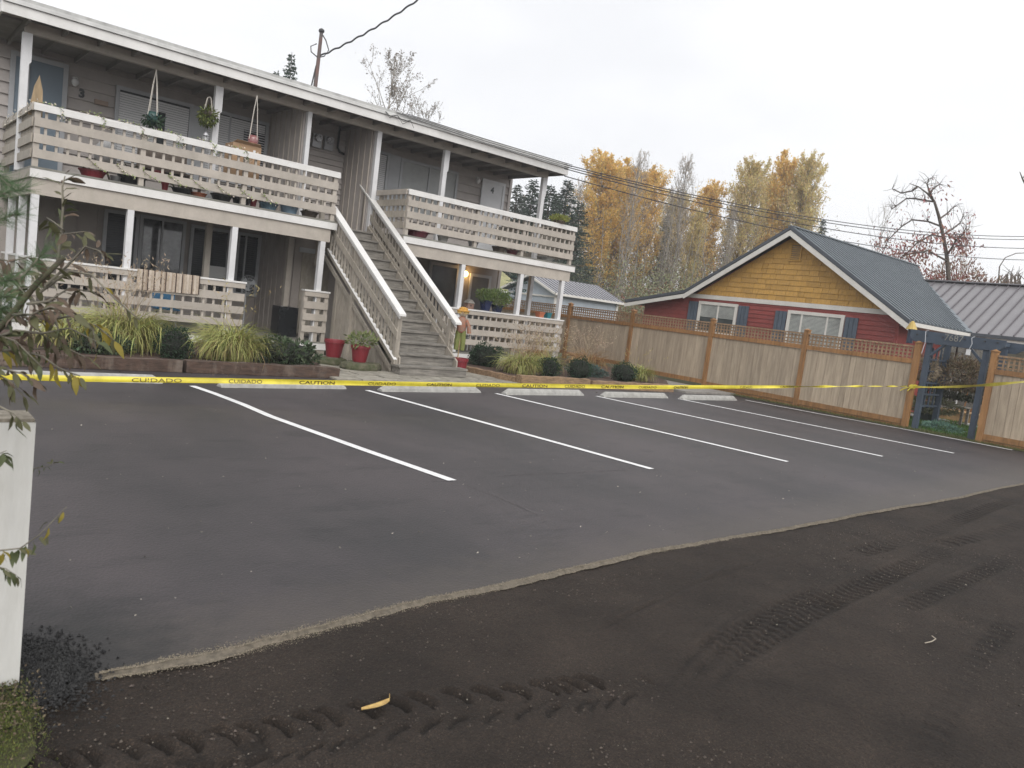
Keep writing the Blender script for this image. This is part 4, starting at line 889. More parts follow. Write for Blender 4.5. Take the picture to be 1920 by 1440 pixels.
bx('corner_board', TRIMW, t, 24.70, 24.82, 26.13, 26.19, 0, 2.42); bx('corner_board', TRIMW, t, 28.95, 29.07, 26.13, 26.19, 0, 2.42); bx('trim_band', TRIMW, t, 24.70, 24.745, 26.2, 29.6, 2.28, 2.36)
t = thing('neighbour_house', 'house with mossy yellow-green shingle roof seen under the right balcony', 'house', (24, 33, 0))
bx('wall', mat('slate_blue_wall', (.16, .19, .23), .7, .1), t, 19.5, 26.6, 31, 37, 0, 2.35)
rr = random.Random(4); z = 2.42; y = 30.6; k = 0; MOSS = mat('mossy_shingle', (.30, .29, .15), .9, .25, 12, .4, rnd=.15)
while z < 4.6:
    put('shingle_course', MB().prism([(19.0, y, z), (26.9, y, z), (26.9, y + .30, z + .16), (19.0, y + .30, z + .16)], (0, 0, -.05)), MOSS, t); y += .26; z += .115
put('fascia', MB().box(19.0, 26.9, 30.55, 30.6, 2.28, 2.40), TRIMW, t)

# ------------------------------------------------------------------ vegetation makers
def make_mesh(V, F, name, m, mi=None):
    me = bpy.data.meshes.new(name); V = np.asarray(V, float); F = np.asarray(F)
    me.vertices.add(len(V)); me.vertices.foreach_set('co', V.ravel()); me.loops.add(F.size); me.loops.foreach_set('vertex_index', F.ravel().astype(np.int32))
    k = F.shape[1]; me.polygons.add(len(F)); me.polygons.foreach_set('loop_start', np.arange(0, F.size, k)); me.polygons.foreach_set('loop_total', np.full(len(F), k)); me.update()
    me.materials.append(m); return me
def leafcloud(P, size, rs, name, m, asp=.55, drop=.0, D=None):
    """one small four-sided leaf at every point"""
    n = len(P); a = rs.normal(size=(n, 3)) if D is None else D + rs.normal(size=(n, 3)) * .45
    a[:, 2] -= drop; a /= np.linalg.norm(a, axis=1)[:, None] + 1e-9
    b = np.cross(a, rs.normal(size=(n, 3))); b /= np.linalg.norm(b, axis=1)[:, None] + 1e-9
    s = size * rs.uniform(.6, 1.3, n)[:, None]
    V = np.stack([P, P + a * s * .5 + b * s * asp * .5, P + a * s, P + a * s * .5 - b * s * asp * .5], 1).reshape(-1, 3)
    return make_mesh(V, np.arange(4 * n).reshape(n, 4), name, m)
def skeleton(seed, H, clear, spread, ang, nb, levels=2, curve=.6, r0=None, top=.92, wob=.02, dens=9):
    """upright tree: trunk and rising branches; returns tube builder and leaf points"""
    rr = random.Random(seed); a = MB(); pts = []; dirs = []; r0 = r0 or H * .011
    tr = []; x = y = 0
    for i in range(11):
        t = i / 10; x += rr.gauss(0, wob * H * .1); y += rr.gauss(0, wob * H * .1); tr.append(Vector((x, y, H * t)))
    a.tube(tr, [r0 * (1 - .93 * i / 10) + .004 for i in range(11)], 6, False)
    def br(p, d, L_, r, lv):
        n = 5; P = [p]; q = p.copy(); dd = d.copy()
        for i in range(n):
            dd = (dd + Vector((rr.gauss(0, .10), rr.gauss(0, .10), curve * .22 + rr.gauss(0, .05)))).normalized(); q = q + dd * (L_ / n); P.append(q.copy())
        a.tube(P, [r * (1 - .85 * i / n) + .003 for i in range(n + 1)], 3 if lv else 4, False)
        if lv < levels:
            for k in range(3 + rr.randrange(3)):
                i = 1 + rr.randrange(n - 1); s = Vector((rr.gauss(0, 1), rr.gauss(0, 1), rr.gauss(.2, .5))).normalized()
                br(P[i], (dd * .8 + s * .75).normalized(), L_ * rr.uniform(.3, .55), r * .5, lv + 1)
        for i in range(2 if lv else 3, n + 1):
            for k in range(dens if lv else dens // 2):
                pts.append(P[i] + Vector((rr.gauss(0, 1), rr.gauss(0, 1), rr.gauss(0, 1))) * L_ * .085); dirs.append(dd)
    for b in range(nb):
        t = clear + (top - clear) * ((b + rr.random()) / nb); i = min(9, int(t * 10)); p = tr[i].lerp(tr[i + 1], t * 10 - i)
        az = b * 2.4 + rr.uniform(-.5, .5); u = (t - clear) / (1 - clear); L_ = spread * H * (math.sin(math.pi * min(1, .18 + u * .82)) ** .7) * rr.uniform(.7, 1.15)
        e = R(ang + rr.uniform(-8, 8)); d = Vector((math.cos(az) * math.sin(e), math.sin(az) * math.sin(e), math.cos(e)))
        br(p, d, L_, r0 * .32 * (1 - .5 * u), 0)
    return a, np.array([tuple(p) for p in pts]), np.array([tuple(d) for d in dirs])
def conifer(seed, H, Rr, m, step=.40, dens=62):
    rs = np.random.RandomState(seed); V = []; D = []; z = H * .06
    a = MB().tube([(0, 0, 0), (0, 0, H * .5), (0, 0, H)], [H * .013, H * .008, .01], 6, False)
    while z < H * .99:
        rad = Rr * (1 - z / H) ** .8 * rs.uniform(.75, 1.15) + .08; nb = 7
        for k in range(nb):
            az = rs.uniform(0, 6.28); rl = rad * rs.uniform(.7, 1.2); nn = int(dens * rl / Rr) + 4; u = rs.rand(nn)
            r = rl * u; sag = -.22 * rl * u + .12 * rl * u ** 3
            w = rl * .22 * (1.1 - u) * rs.normal(size=nn)
            V.append(np.stack([r * math.cos(az) - w * math.sin(az), r * math.sin(az) + w * math.cos(az), z + sag - np.abs(rs.normal(size=nn)) * .06 * rl], 1))
            D.append(np.repeat([[math.cos(az), math.sin(az), -.45]], nn, 0))
        z += step * (1.1 - .6 * z / H)
    P = np.concatenate(V); D = np.concatenate(D); return a, leafcloud(P, .13 * Rr / 2.4 + .045, rs, 'foliage', m, .42, D=D)
TREES = {}
def plant_tree(kind, px, py, dep, label, cat, group=None, rot=0, name=None, wid=1.0):
    q = at(px, py, dep); H = q.z + .1; src = TREES[kind]
    o = src.copy() if src.get('used') else src
    if o is not src:
        COL.objects.link(o)
        for ch in src.children: c = ch.copy(); COL.objects.link(c); c.parent = o
    src['used'] = 1
    o.location = (q.x, q.y, -.1); s = H / src['H']; o.scale = (s * wid, s * wid, s); o.rotation_euler = (0, 0, rot)
    if name: o.name = name
    for k in ('label', 'category', 'group'):
        if k in o.keys(): del o[k]
    tagit(o, label, cat, group); return o
def reg(kind, name, a, barkm, leafme, H):
    t = bpy.data.objects.new(name, None); COL.objects.link(t); t['H'] = H; TREES[kind] = t; WL[t.name] = Vector((0, 0, 0))
    tr = link(a.mesh('trunk'), 'trunk', barkm, None); tr.parent = t
    if leafme: f = link(leafme, 'crown', None, None); f.parent = t
LY = leafmat('yellow_leaf', (.74, .53, .19), .3, .5, .015); LY2 = leafmat('olive_yellow_leaf', (.64, .53, .26), .3, .5, .03)
LP = leafmat('pinkish_twig_leaf', (.42, .36, .30), .3, .3, .02); LG = leafmat('conifer_needles', (.05, .075, .055), .4, .1, .02)
LGB = leafmat('conifer_needles_grey', (.09, .11, .09), .4, .1, .02)
for i, (sd, mm) in enumerate([(1, LY), (2, LY2), (3, LY2), (4, LY)]):
    a, P, D = skeleton(sd, 20, .22, .24, 36, 70, 1, .85, dens=23); rs = np.random.RandomState(sd)
    keep = rs.rand(len(P)) < np.clip((P[:, 2] / 20 - .12) * 2.6, .2, 1)
    reg('pop%d' % i, 'cottonwood_tree', a, BARK, leafcloud(P[keep], .19, rs, 'crown', mm, .6, .1, D[keep]), 20)
for i, sd in enumerate((11, 12)):
    a, P, D = skeleton(sd, 20, .3, .20, 32, 40, 2, .6, dens=2, r0=.16); rs = np.random.RandomState(sd); k = rs.rand(len(P)) < .5
    reg('bare%d' % i, 'birch_tree', a, BARK, leafcloud(P[k], .12, rs, 'crown', LP, .6, .1), 20)
a, P, D = skeleton(21, 12, .3, .24, 34, 22, 2, .5, dens=2, r0=.09); rs = np.random.RandomState(3)
a2, P2, D2 = skeleton(22, 12, .45, .22, 30, 14, 1, .6, dens=1, r0=.07)
reg('sap', 'bare_sapling', a2, BARK, leafcloud(P2, .06, rs, 'crown', LP, .5, .3), 12)
reg('thin', 'sparse_tree', a, BARK, leafcloud(P, .085, rs, 'crown', leafmat('dull_leaf', (.26, .23, .20), .3, .2), .6, .5), 12)
for i, sd in enumerate((31, 32)):
    a, me = conifer(sd, 16, 3.0, LG if i == 0 else LGB); reg('con%d' % i, 'conifer_tree', a, BARKD, me, 16)
# background wood -------------------------------------------------
G1 = 'yellow cottonwoods behind the houses'; G2 = 'bare birches among the yellow trees'; G3 = 'dark conifers behind the apartment building'
for k, px, py, dp, rt, w, lb in [
    ('pop0', 1140, 294, 60, 0, 1.35, 'bright golden cottonwood nearest the apartment building, tallest of its clump'),
    ('pop3', 1178, 312, 63, 2, 1.2, 'golden cottonwood just right of the brightest one'),
    ('pop0', 1222, 318, 66, 4, 1.1, 'thin golden cottonwood beside the tall bare birch'),
    ('pop1', 1270, 368, 70, 1, 1.15, 'olive-yellow cottonwood right of the tallest pale birch'),
    ('pop0', 1334, 346, 68, 3, 1.05, 'orange-tinted cottonwood above the left end of the house roof'),
    ('pop2', 1412, 310, 66, 0, 1.0, 'olive cottonwood left of the ridge peak'),
    ('pop1', 1446, 345, 71, 5, .7, 'lower cottonwood between the two tall ones near the ridge peak'),
    ('pop3', 1478, 298, 67, 1.5, .85, 'tall cottonwood directly above the ridge peak'),
    ('pop1', 1522, 302, 65, 2.6, .9, 'rightmost tall cottonwood, right of the ridge peak'),
    ('pop2', 1310, 400, 62, .8, .8, 'short cottonwood low in front of the wood, above the porch roof')]:
    plant_tree(k, px, py, dp, lb, 'tree', G1, rt, wid=w)
for k, px, py, dp, rt, w, lb in [
    ('bare0', 1202, 278, 58, 0, .8, 'tall bare birch rising above the golden clump'),
    ('bare1', 1294, 288, 57, 1, .9, 'tallest pale leafless birch between the two yellow clumps'),
    ('bare0', 1092, 330, 54, 2, .7, 'thin bare birch over the dark conifers'),
    ('bare1', 1262, 345, 60, 3, .6, 'slim bare birch left of the tallest pale one'),
    ('bare0', 1070, 338, 62, 4, .6, 'faint bare birch at the end of the apartment roof'),
    ('bare1', 1380, 380, 55, 2.2, .6, 'bare pale stem in front of the olive cottonwood')]:
    plant_tree(k, px, py, dp, lb, 'tree', G2, rt, wid=w)
for k, px, py, dp, rt, w, lb in [
    ('con0', 1066, 336, 50, 0, 1.7, 'dark conifer just right of the apartment roof end'),
    ('con0', 1034, 346, 47, 1, 1.75, 'dark conifer behind the last balcony post'),
    ('con0', 1002, 336, 52, 2, 1.7, 'dark conifer seen between the balcony posts'),
    ('con1', 972, 345, 48, 3, 1.7, 'grey-green conifer beside the white flat door'),
    ('con0', 1090, 378, 52, 4, 1.6, 'dark conifer at the foot of the golden clump, left'),
    ('con1', 1052, 408, 42, 5, 1.6, 'low dark conifer right of the upper balcony end'),
    ('con0', 1018, 372, 56, 2.2, 1.9, 'dark conifer filling the gap behind the last balcony post, left'), ('con0', 1048, 366, 57, 3.1, 1.9, 'dark conifer filling the gap behind the first two at the roof end'),
    ('con0', 985, 366, 57, 4.1, 1.9, 'broad dark conifer behind the white flat door'), ('con0', 1075, 400, 56, 5.1, 1.8, 'low broad dark conifer left of the golden clump'),
    ('con0', 1255, 392, 66, .4, .8, 'dark conifer between the yellow clumps'),
    ('con0', 1372, 398, 72, 1.4, .9, 'dark conifer behind the short cottonwood'),
    ('con1', 1545, 410, 60, 2.4, 1.0, 'small grey-green conifer standing right of the ridge peak'),
    ('con0', 1448, 440, 74, 3.4, 1.0, 'dark conifer low behind the ridge peak, left'),
    ('con0', 548, 98, 40, 1, .8, 'conifer tip showing above the apartment roof left of the mast'),
    ('con0', 520, 132, 41, 2, .8, 'lower conifer tip beside the one left of the mast')]:
    plant_tree(k, px, py, dp, lb, 'tree', G3 if px < 1100 and px > 900 else None, rt, wid=w)
plant_tree('thin', 738, 106, 44, 'sparse leafy tree top rising above the middle of the apartment roof', 'tree', None, 0, wid=1.15)
plant_tree('thin', 803, 196, 46, 'smaller sparse tree top right of the first above the apartment roof', 'tree', None, 2, wid=.8)
plant_tree('sap', 1660, 378, 45, 'thin leafless sapling left of the crooked red-leaved tree', 'tree', None, 1, wid=.9)
plant_tree('sap', 1826, 392, 40, 'upright bare sapling right of the crooked red-leaved tree', 'tree', None, 3, wid=.5)
tagit(put('forked_twig', MB().tube([at(1925, 352, 26), at(1917, 335, 26), at(1912, 322, 26)], [.03, .025, .01], 5).tube([at(1917, 335, 26), at(1924, 326, 26)], [.02, .008], 4), BARKD), 'small forked bare twig at the right edge of the picture, above the power lines', 'branch')
# undergrowth: clumps of small leaves and thin stems, each row one mass
def thicket(name, n, px0, px1, d0, d1, h0, h1, size, m, label, seed, off=0):
    rs = np.random.RandomState(seed); P = []
    for i in range(n):
        q = at(rs.uniform(px0, px1), 600, rs.uniform(d0, d1)); H = rs.uniform(h0, h1); k = 90; c = np.clip(rs.normal(size=(k, 3)), -1.7, 1.7) * [1.0, 1.0, .33]
        P.append(np.array([q.x, q.y, 0]) + c * [H * .35, H * .35, H] + [0, 0, H * .55])
    P = np.concatenate(P); P = P[P[:, 2] > 0]
    o = link(leafcloud(P, size, rs, name, m, .5), name, None); tagit(o, label, 'undergrowth', kind='stuff')
thicket('undergrowth', 1150, 1030, 1520, 62, 88, 3.5, 10.5, .20, leafmat('brown_thicket', (.26, .21, .15), .4, .2, .03), 'brown and grey thicket at the foot of the wood', 1)
thicket('undergrowth', 420, 1130, 1500, 44, 60, 2.0, 5.6, .15, leafmat('green_thicket', (.24, .25, .14), .4, .25, .03), 'dull green bushes in front of the wood', 2)
thicket('undergrowth', 120, 1170, 1330, 46, 52, 1.6, 3.8, .13, leafmat('rust_thicket', (.24, .11, .06), .4, .25, .03), 'rusty brown bushes behind the shed and porch roof', 3)
thicket('undergrowth', 40, 1250, 1310, 44, 46, 1.6, 3.0, .14, leafmat('red_thicket', (.30, .05, .03), .4, .25, .03), 'small red-leaved bush above the porch roof', 4)
thicket('undergrowth', 260, 940, 1080, 44, 52, 1.5, 4.6, .13, leafmat('dark_thicket', (.07, .085, .055), .4, .15, .03), 'dark evergreen bushes below the conifers', 5)
a = MB(); rs = random.Random(3)
for i in range(90):
    q = at(rs.uniform(1060, 1500), 600, rs.uniform(52, 72)); H = rs.uniform(4, 11); P = [Vector((q.x, q.y, 0))]
    for k in range(4): P.append(P[-1] + Vector((rs.gauss(0, .25), rs.gauss(0, .25), H / 4)))
    a.tube(P, [.06, .05, .04, .03, .01], 3, False)
tagit(put('thin_stems', a, BARK), 'thin pale stems standing in the thicket', 'undergrowth', kind='stuff')
# crooked tree with red leaves, behind the wing roof
t = thing('crooked_tree', 'crooked leafless tree with drooping red leaves on its lower branches', 'tree', tuple(at(1778, 560, 36)))
def pw(L_, d): return [at(x, y, d + dd) for x, y, dd in L_]
a = MB()
a.tube(pw([(1782, 560, 0), (1775, 480, 0), (1768, 440, .2), (1760, 405, 0), (1752, 378, -.2), (1738, 362, 0), (1722, 350, .3), (1705, 344, .2)], 36), [.11, .09, .08, .07, .055, .04, .025, .012], 7)
BR = [[(1752, 378, 0), (1735, 376, .5), (1715, 372, .7), (1700, 372, 1), (1680, 386, 1), (1672, 392, 1)], [(1755, 385, 0), (1745, 365, -.4), (1738, 345, -.5), (1742, 336, -.5)], [(1762, 410, 0), (1776, 400, .4), (1788, 388, .6)],
      [(1766, 425, 0), (1740, 415, 1), (1710, 412, 1.4), (1690, 425, 1.5), (1665, 450, 1.6), (1655, 475, 1.7)], [(1770, 445, 0), (1748, 440, -1), (1720, 455, -1.5), (1695, 480, -1.6), (1680, 492, -1.6)],
      [(1774, 475, 0), (1795, 460, 1), (1810, 462, 1.4)], [(1777, 490, 0), (1740, 470, -1), (1715, 475, -1.4), (1695, 478, -1.5)], [(1775, 480, 0), (1793, 450, -.6), (1805, 440, -.8), (1812, 425, -.8)], [(1768, 440, 0), (1785, 430, .6), (1800, 418, .8), (1806, 405, .9)],
      [(1720, 350, .3), (1710, 358, .4), (1690, 362, .6), (1673, 354, .7)], [(1740, 364, 0), (1752, 352, .3), (1762, 345, .5)]]
rs = random.Random(9); tips = []
for L_ in BR:
    P = pw(L_, 36); n = len(P); a.tube(P, [.040 * (1 - .8 * i / n) + .008 for i in range(n)], 5)
    for i in range(1, n):
        for k in range(7):
            s = Vector((rs.gauss(0, 1), rs.gauss(0, 1), rs.gauss(.35, .8))).normalized(); q = P[i] + s * rs.uniform(.3, .8); c = P[i].lerp(q, .5) + Vector((0, 0, rs.gauss(0, .08)))
            a.tube([P[i], c, q], [.013, .009, .005], 3, False); tips.append(q); tips.append(c)
put('trunk', a, BARKD, t)
P = []
for q in tips:
    if q.z < at(1700, 425, 36).z or rs.random() < .04:
        for k in range(8): P.append(tuple(q + Vector((rs.gauss(0, .22), rs.gauss(0, .22), rs.gauss(-.12, .2)))))
rsn = np.random.RandomState(2); o = link(leafcloud(np.array(P), .18, rsn, 'leaves', leafmat('red_leaf', (.27, .11, .085), .45, .3, .04), .35, 1.6), 'leaves', None, t, (0, 0, 0))
def bushcloud(name, label, cat, c, rad, n, size, m, seed, core=None, stems=0, group=None, asp=.5, flat=1.0):
    rs = np.random.RandomState(seed); t = thing(name, label, cat, (c[0], c[1], c[2]), group)
    d = rs.normal(size=(n, 3)); d /= np.linalg.norm(d, axis=1)[:, None]; lump = 1 + .24 * np.sin(d[:, 0] * 5 + seed) * np.cos(d[:, 1] * 4 + d[:, 2] * 3)
    r = (1 - np.abs(rs.normal(size=n)) * .20) * lump; P = d * r[:, None] * [rad[0], rad[1], rad[2]]; P[:, 2] = np.abs(P[:, 2] + rad[2] * .75) * flat
    o = link(leafcloud(P, size, rs, 'foliage', m, asp, D=d * 1.0), 'foliage', None, t, t.location)
    if core:
        a = MB().lathe((c[0], c[1], c[2]), [(rad[0] * .35, .0), (rad[0] * .74, rad[2] * .35 * flat), (rad[0] * .82, rad[2] * .75 * flat), (rad[0] * .6, rad[2] * 1.3 * flat), (rad[0] * .25, rad[2] * 1.5 * flat)], 12, 1, rad[1] / rad[0])
        put('stems', a, core, t)  # solid near-black core: shade inside the foliage put into its colour
    return t
q = at(1800, 600, 38); bushcloud('brown_bush', 'wide brown twiggy bush behind the wing roof below the crooked tree', 'bush', (q.x, q.y, 0), (3.1, 2.6, 3.5), 30000, .16, leafmat('brown_twigs', (.25, .155, .11), .4, .2, .04), 6, asp=.38)
q = at(1735, 600, 37); bushcloud('brown_bush', 'reddish part of the bushes left of the crooked tree trunk', 'bush', (q.x, q.y, 0), (2.0, 2.0, 3.3), 16000, .16, leafmat('red_twigs', (.28, .11, .08), .4, .2, .04), 7, asp=.38)
t = thing('arching_twig', 'long bare arching twig at the right edge above the wing roof', 'branch', tuple(at(1872, 500, 33)))
put('stem', MB().tube(pw([(1872, 530, 0), (1874, 500, 0), (1885, 483, 0), (1905, 475, 0), (1930, 474, 0)], 33), [.03, .025, .02, .02, .015], 5), BARKD, t)
for i, (px, py) in enumerate([(1880, 505), (1893, 495), (1900, 512), (1908, 498), (1917, 505)]):
    a = MB(); r_ = random.Random(i)
    for k in range(7):
        b = at(px, 550, 34); a.tube([b, at(px + r_.uniform(-8, 8), py + 20, 34), at(px + r_.uniform(-14, 14), py + r_.uniform(0, 22), 34)], [.03, .02, .006], 4, False)
    tagit(put('bare_shrub', a, BARKD), ['leftmost of the bare upright shrubs', 'second of the bare upright shrubs', 'middle one of the bare upright shrubs', 'fourth of the bare upright shrubs', 'rightmost of the bare upright shrubs'][i] + ' above the wing roof', 'shrub', 'bare shrubs beyond the wing roof')
# small blue spruce behind the fence near the shed
a, me = conifer(77, 3.6, 1.1, leafmat('blue_spruce_needles', (.05, .085, .075), .4, .1, .02), .25, 26); t = thing('young_spruce', 'young blue-green spruce behind the fence, seen between the lower porch posts', 'tree', (20.9, 24.5, 0))
tr = link(a.mesh('trunk'), 'trunk', BARKD, t, t.location); cr = link(me, 'crown', None, t, t.location)

# ------------------------------------------------------------------ beds
def grassclump(c, rad, h, n, m, label, seed, seedm=None, nseed=0, m2=None, group='ornamental grass clumps in the beds'):
    rs = random.Random(seed); t = thing('ornamental_grass', label, 'grass clump', c, group)
    for nm, mm, N, hh in (('blades', m, n, h), ('dry_blades', m2, n // 3, h * .8), ('seed_heads', seedm, nseed, h * 1.35)):
        if not mm or not N: continue
        a = MB()
        for i in range(N):
            az = rs.uniform(0, 6.28); lean = abs(rs.gauss(0, 1)) ** .8 * (.85 if nm != 'seed_heads' else .5); L_ = hh * rs.uniform(.85, 1.4); w = (.011 if nm != 'seed_heads' else .005) * rs.uniform(.7, 1.3)
            b = Vector((c[0] + rs.gauss(0, rad * .22), c[1] + rs.gauss(0, rad * .22), c[2])); P = [b]; el = R(88) - min(lean, 1.3) * .45; drop = rs.uniform(.22, .55) * (1 if nm != 'seed_heads' else .3)
            for k in range(5):
                P.append(P[-1] + Vector((math.cos(az) * math.cos(el), math.sin(az) * math.cos(el), math.sin(el))) * L_ / 5); el -= drop * (1 + .3 * k)
            sd = Vector((-math.sin(az), math.cos(az), 0)); v0 = len(a.v)
            for k, p in enumerate(P): ww = w * (1 - .16 * k) * (1 if k < 5 else .15); a.v += [tuple(p - sd * ww + Vector((0, 0, ww * .6))), tuple(p + sd * ww)]
            for k in range(5): q = v0 + 2 * k; a.f.append((q, q + 1, q + 3, q + 2))
            if nm == 'seed_heads':
                for k in range(4): a.leaf(P[-1] + (P[-2] - P[-1]) * .25 * k, Vector((rs.gauss(0, 1), rs.gauss(0, 1), 1.2)), Vector((rs.gauss(0, 1), rs.gauss(0, 1), .3)), .07, .018)
        put(nm, a, mm, t, kind='stuff')
    return t
GB = leafmat('yellow_green_blade', (.36, .37, .13), .4, .3, .03); GD = leafmat('straw_blade', (.42, .34, .17), .3, .3, .02); GS = leafmat('pink_seed_head', (.42, .33, .24), .3, .3, .02)
GT = leafmat('tan_blade', (.42, .26, .12), .3, .3, .02)
grassclump((3.45, 13.75, .13), .7, .95, 950, GB, 'tall yellow-green grass clump with pinkish plumes in front of the left porch rail', 1, GS, 95, GD)
grassclump((2.6, 13.5, .13), .5, .65, 350, GB, 'smaller grass clump at the far left behind the leafy shrub', 11, None, 0, GD)
grassclump((4.95, 13.0, .13), .62, .82, 950, GB, 'big dense yellow-green grass clump between the round bush and the dark shrub', 2, GD, 12, GD)
grassclump((11.75, 13.3, .13), .5, .62, 750, GB, 'largest yellow-green grass clump right of the staircase', 3, GS, 70, GD)
grassclump((13.1, 13.9, .13), .5, .60, 600, GB, 'grass clump just behind and right of the largest one by the staircase', 4, GD, 40, GD)
grassclump((15.75, 13.1, .13), .36, .55, 420, GB, 'small yellow-green grass clump at the right end of the bed by the fence', 5, GD, 10, GD)
grassclump((15.6, 14.9, .13), .6, .75, 420, GT, 'tan dried grass clump in front of the cedar fence', 6, GS, 120, GD)
grassclump((13.9, 15.2, .13), .5, .7, 300, GT, 'tan wispy grass at the corner of the right porch', 7, GS, 120, GD)
BOX = leafmat('boxwood_leaf', (.022, .048, .022), .4, .1, .02); JUN = leafmat('juniper_needles', (.075, .115, .10), .4, .1, .02); HEL = leafmat('dark_shrub_leaf', (.06, .085, .045), .5, .15, .03)
CORE = mat('shade_core', (.012, .015, .009), .9, .3)
G = 'clipped round shrubs in the beds'
bushcloud('round_shrub', 'clipped dark green ball shrub between the two big grass clumps on the left', 'shrub', (4.02, 12.95, .13), (.27, .27, .29), 2600, .035, BOX, 1, CORE, group=G)
bushcloud('round_shrub', 'clipped dark ball shrub right of the largest right-hand grass clump', 'shrub', (12.35, 12.95, .13), (.25, .25, .26), 2200, .035, BOX, 2, CORE, group=G)
bushcloud('round_shrub', 'clipped dark ball shrub in the middle of the right bed', 'shrub', (13.35, 12.95, .13), (.30, .30, .29), 2600, .035, BOX, 3, CORE, group=G)
bushcloud('round_shrub', 'clipped dark ball shrub left of the small grass clump by the fence', 'shrub', (14.85, 12.85, .13), (.33, .33, .27), 2800, .035, BOX, 4, CORE, group=G)
bushcloud('round_shrub', 'dark evergreen shrub left of the largest grass clump, beside the porch corner', 'shrub', (11.75, 14.6, .13), (.42, .42, .30), 2600, .05, BOX, 5, CORE, group=G)
bushcloud('leafy_shrub', 'low spreading dark leafy shrub beside the end of the left bed', 'shrub', (5.95, 13.1, .13), (.62, .5, .24), 1500, .085, HEL, 6, CORE, asp=.6)
bushcloud('juniper', 'low blue-green juniper beside the dark leafy shrub', 'shrub', (5.45, 13.2, .13), (.35, .35, .16), 1500, .07, JUN, 7, CORE, asp=.2)
bushcloud('juniper', 'low blue-green juniper between the round shrubs in the right bed', 'shrub', (14.3, 13.6, .13), (.55, .4, .15), 2000, .08, JUN, 8, CORE, asp=.2)
bushcloud('leafy_shrub', 'dark green shrub at the left end of the bed below the grass', 'shrub', (2.95, 13.1, .13), (.42, .3, .16), 1200, .07, HEL, 9, CORE, asp=.5)
bushcloud('leafy_shrub', 'grey flowering shrub behind the left ball shrub', 'shrub', (3.95, 13.9, .13), (.3, .3, .25), 900, .05, leafmat('grey_flower', (.30, .30, .25), .4, .2, .03), 10, CORE, asp=.5)
# behind and beside the arbor
bushcloud('vine', 'tangled dry vine hanging over the garden gate under the arbor', 'vine', (19.9, 6.95, 1.02), (.45, .85, .42), 6500, .075, leafmat('dry_vine', (.20, .155, .10), .5, .15, .03), 12, asp=.35)
bushcloud('vine', 'pale tangle of dry vine at the left arbor post', 'vine', (19.05, 7.45, 1.15), (.35, .32, .30), 3200, .07, leafmat('pale_vine', (.33, .27, .19), .4, .15, .02), 13, asp=.2)
bushcloud('vine', 'dark green vine mass behind the dry tangle under the arbor', 'vine', (21.2, 7.2, .75), (.5, 1.1, .55), 4500, .08, leafmat('dark_vine', (.045, .05, .03), .5, .1, .03), 14, asp=.5)
bushcloud('lavender', 'straggly grey-green plant spilling from the tub behind the arbor', 'plant', (21.5, 8.0, .28), (.45, .6, .24), 2600, .08, leafmat('grey_green_leaf', (.20, .21, .12), .4, .2, .03), 15, asp=.25)
bushcloud('juniper', 'spreading pale turquoise juniper on the lawn under the arbor', 'shrub', (19.45, 7.0, .0), (.32, .42, .11), 1500, .08, leafmat('turquoise_juniper', (.16, .28, .22), .4, .1, .02), 16, asp=.2)
# short turf along the fence and on the lawn
def turf(name, n, xr, yr, h, m, label, seed, z=0):
    rs = np.random.RandomState(seed); P = np.stack([rs.uniform(*xr, n), rs.uniform(*yr, n), np.full(n, z)], 1); D = np.repeat([[0, 0, 1.2]], n, 0)
    tagit(link(leafcloud(P, h, rs, name, m, .14, D=D), name, None), label, 'grass', kind='stuff')
turf('turf', 14000, (18.75, 23.2), (5.2, 8.6), .07, leafmat('lawn_blade', (.09, .17, .04), .35, .2, .02), 'short green lawn seen under the arbor', 1, .01)
turf('turf', 7000, (18.2, 18.62), (4.2, 12.6), .05, leafmat('edge_blade', (.10, .11, .04), .4, .2, .03), 'thin strip of grass between the painted line and the fence', 2, .01)

# ------------------------------------------------------------------ pots, rocks, figures
def plantpot(c, r, h, m, label, plant=None, name='flower_pot', seed=1, cat='pot', group=None, sq=False):
    t = thing(name, label, cat, c, group); n = 4 if sq else 20
    put('pot', MB().lathe(c, [(r * .68, 0), (r * .92, h * .82), (r * 1.0, h * .83), (r * 1.0, h), (r * .9, h), (r * .86, h * .9)], n, rot=R(45) if sq else 0), m, t, smooth=False)
    if plant: 
        pm, pr, ph, pn, ps = plant; rs = np.random.RandomState(seed); d = rs.normal(size=(pn, 3)); d /= np.linalg.norm(d, axis=1)[:, None]; P = d * (rs.rand(pn, 1) ** .4) * [pr, pr, ph / 2] + [0, 0, h + ph * .35]
        link(leafcloud(P, ps, rs, 'plant', pm, .45, D=d * .8 + [0, 0, .4]), 'plant', None, t, c)
    return t
def rock(c, s, label, seed):
    rs = random.Random(seed); a = MB(); n = 14; ring = [1 + rs.uniform(-.2, .16) for _ in range(n)]
    for k, (rz, zz) in enumerate([(1.0, 0), (1.06, .4), (1.0, .85), (.86, 1.0)]):
        for i in range(n): th = 6.283 * i / n; a.v.append((c[0] + s[0] * rz * ring[i] * math.cos(th), c[1] + s[1] * rz * ring[i] * math.sin(th), c[2] + s[2] * zz + rs.uniform(-.022, .012) * (zz > 0)))
    for k in range(3):
        for i in range(n): j = (i + 1) % n; a.f.append((k * n + i, k * n + j, (k + 1) * n + j, (k + 1) * n + i))
    a.f.append(tuple(range(3 * n, 4 * n))); tagit(put('rock', a, ROCK), label, 'rock', 'mossy stone slabs under the red pots')
rock((7.45, 14.2, 0), (.36, .28, .17), 'mossy stone slab under the empty red pot', 1); rock((7.72, 13.45, 0), (.40, .28, .17), 'mossy stone slab under the red pot with a trailing plant', 2)
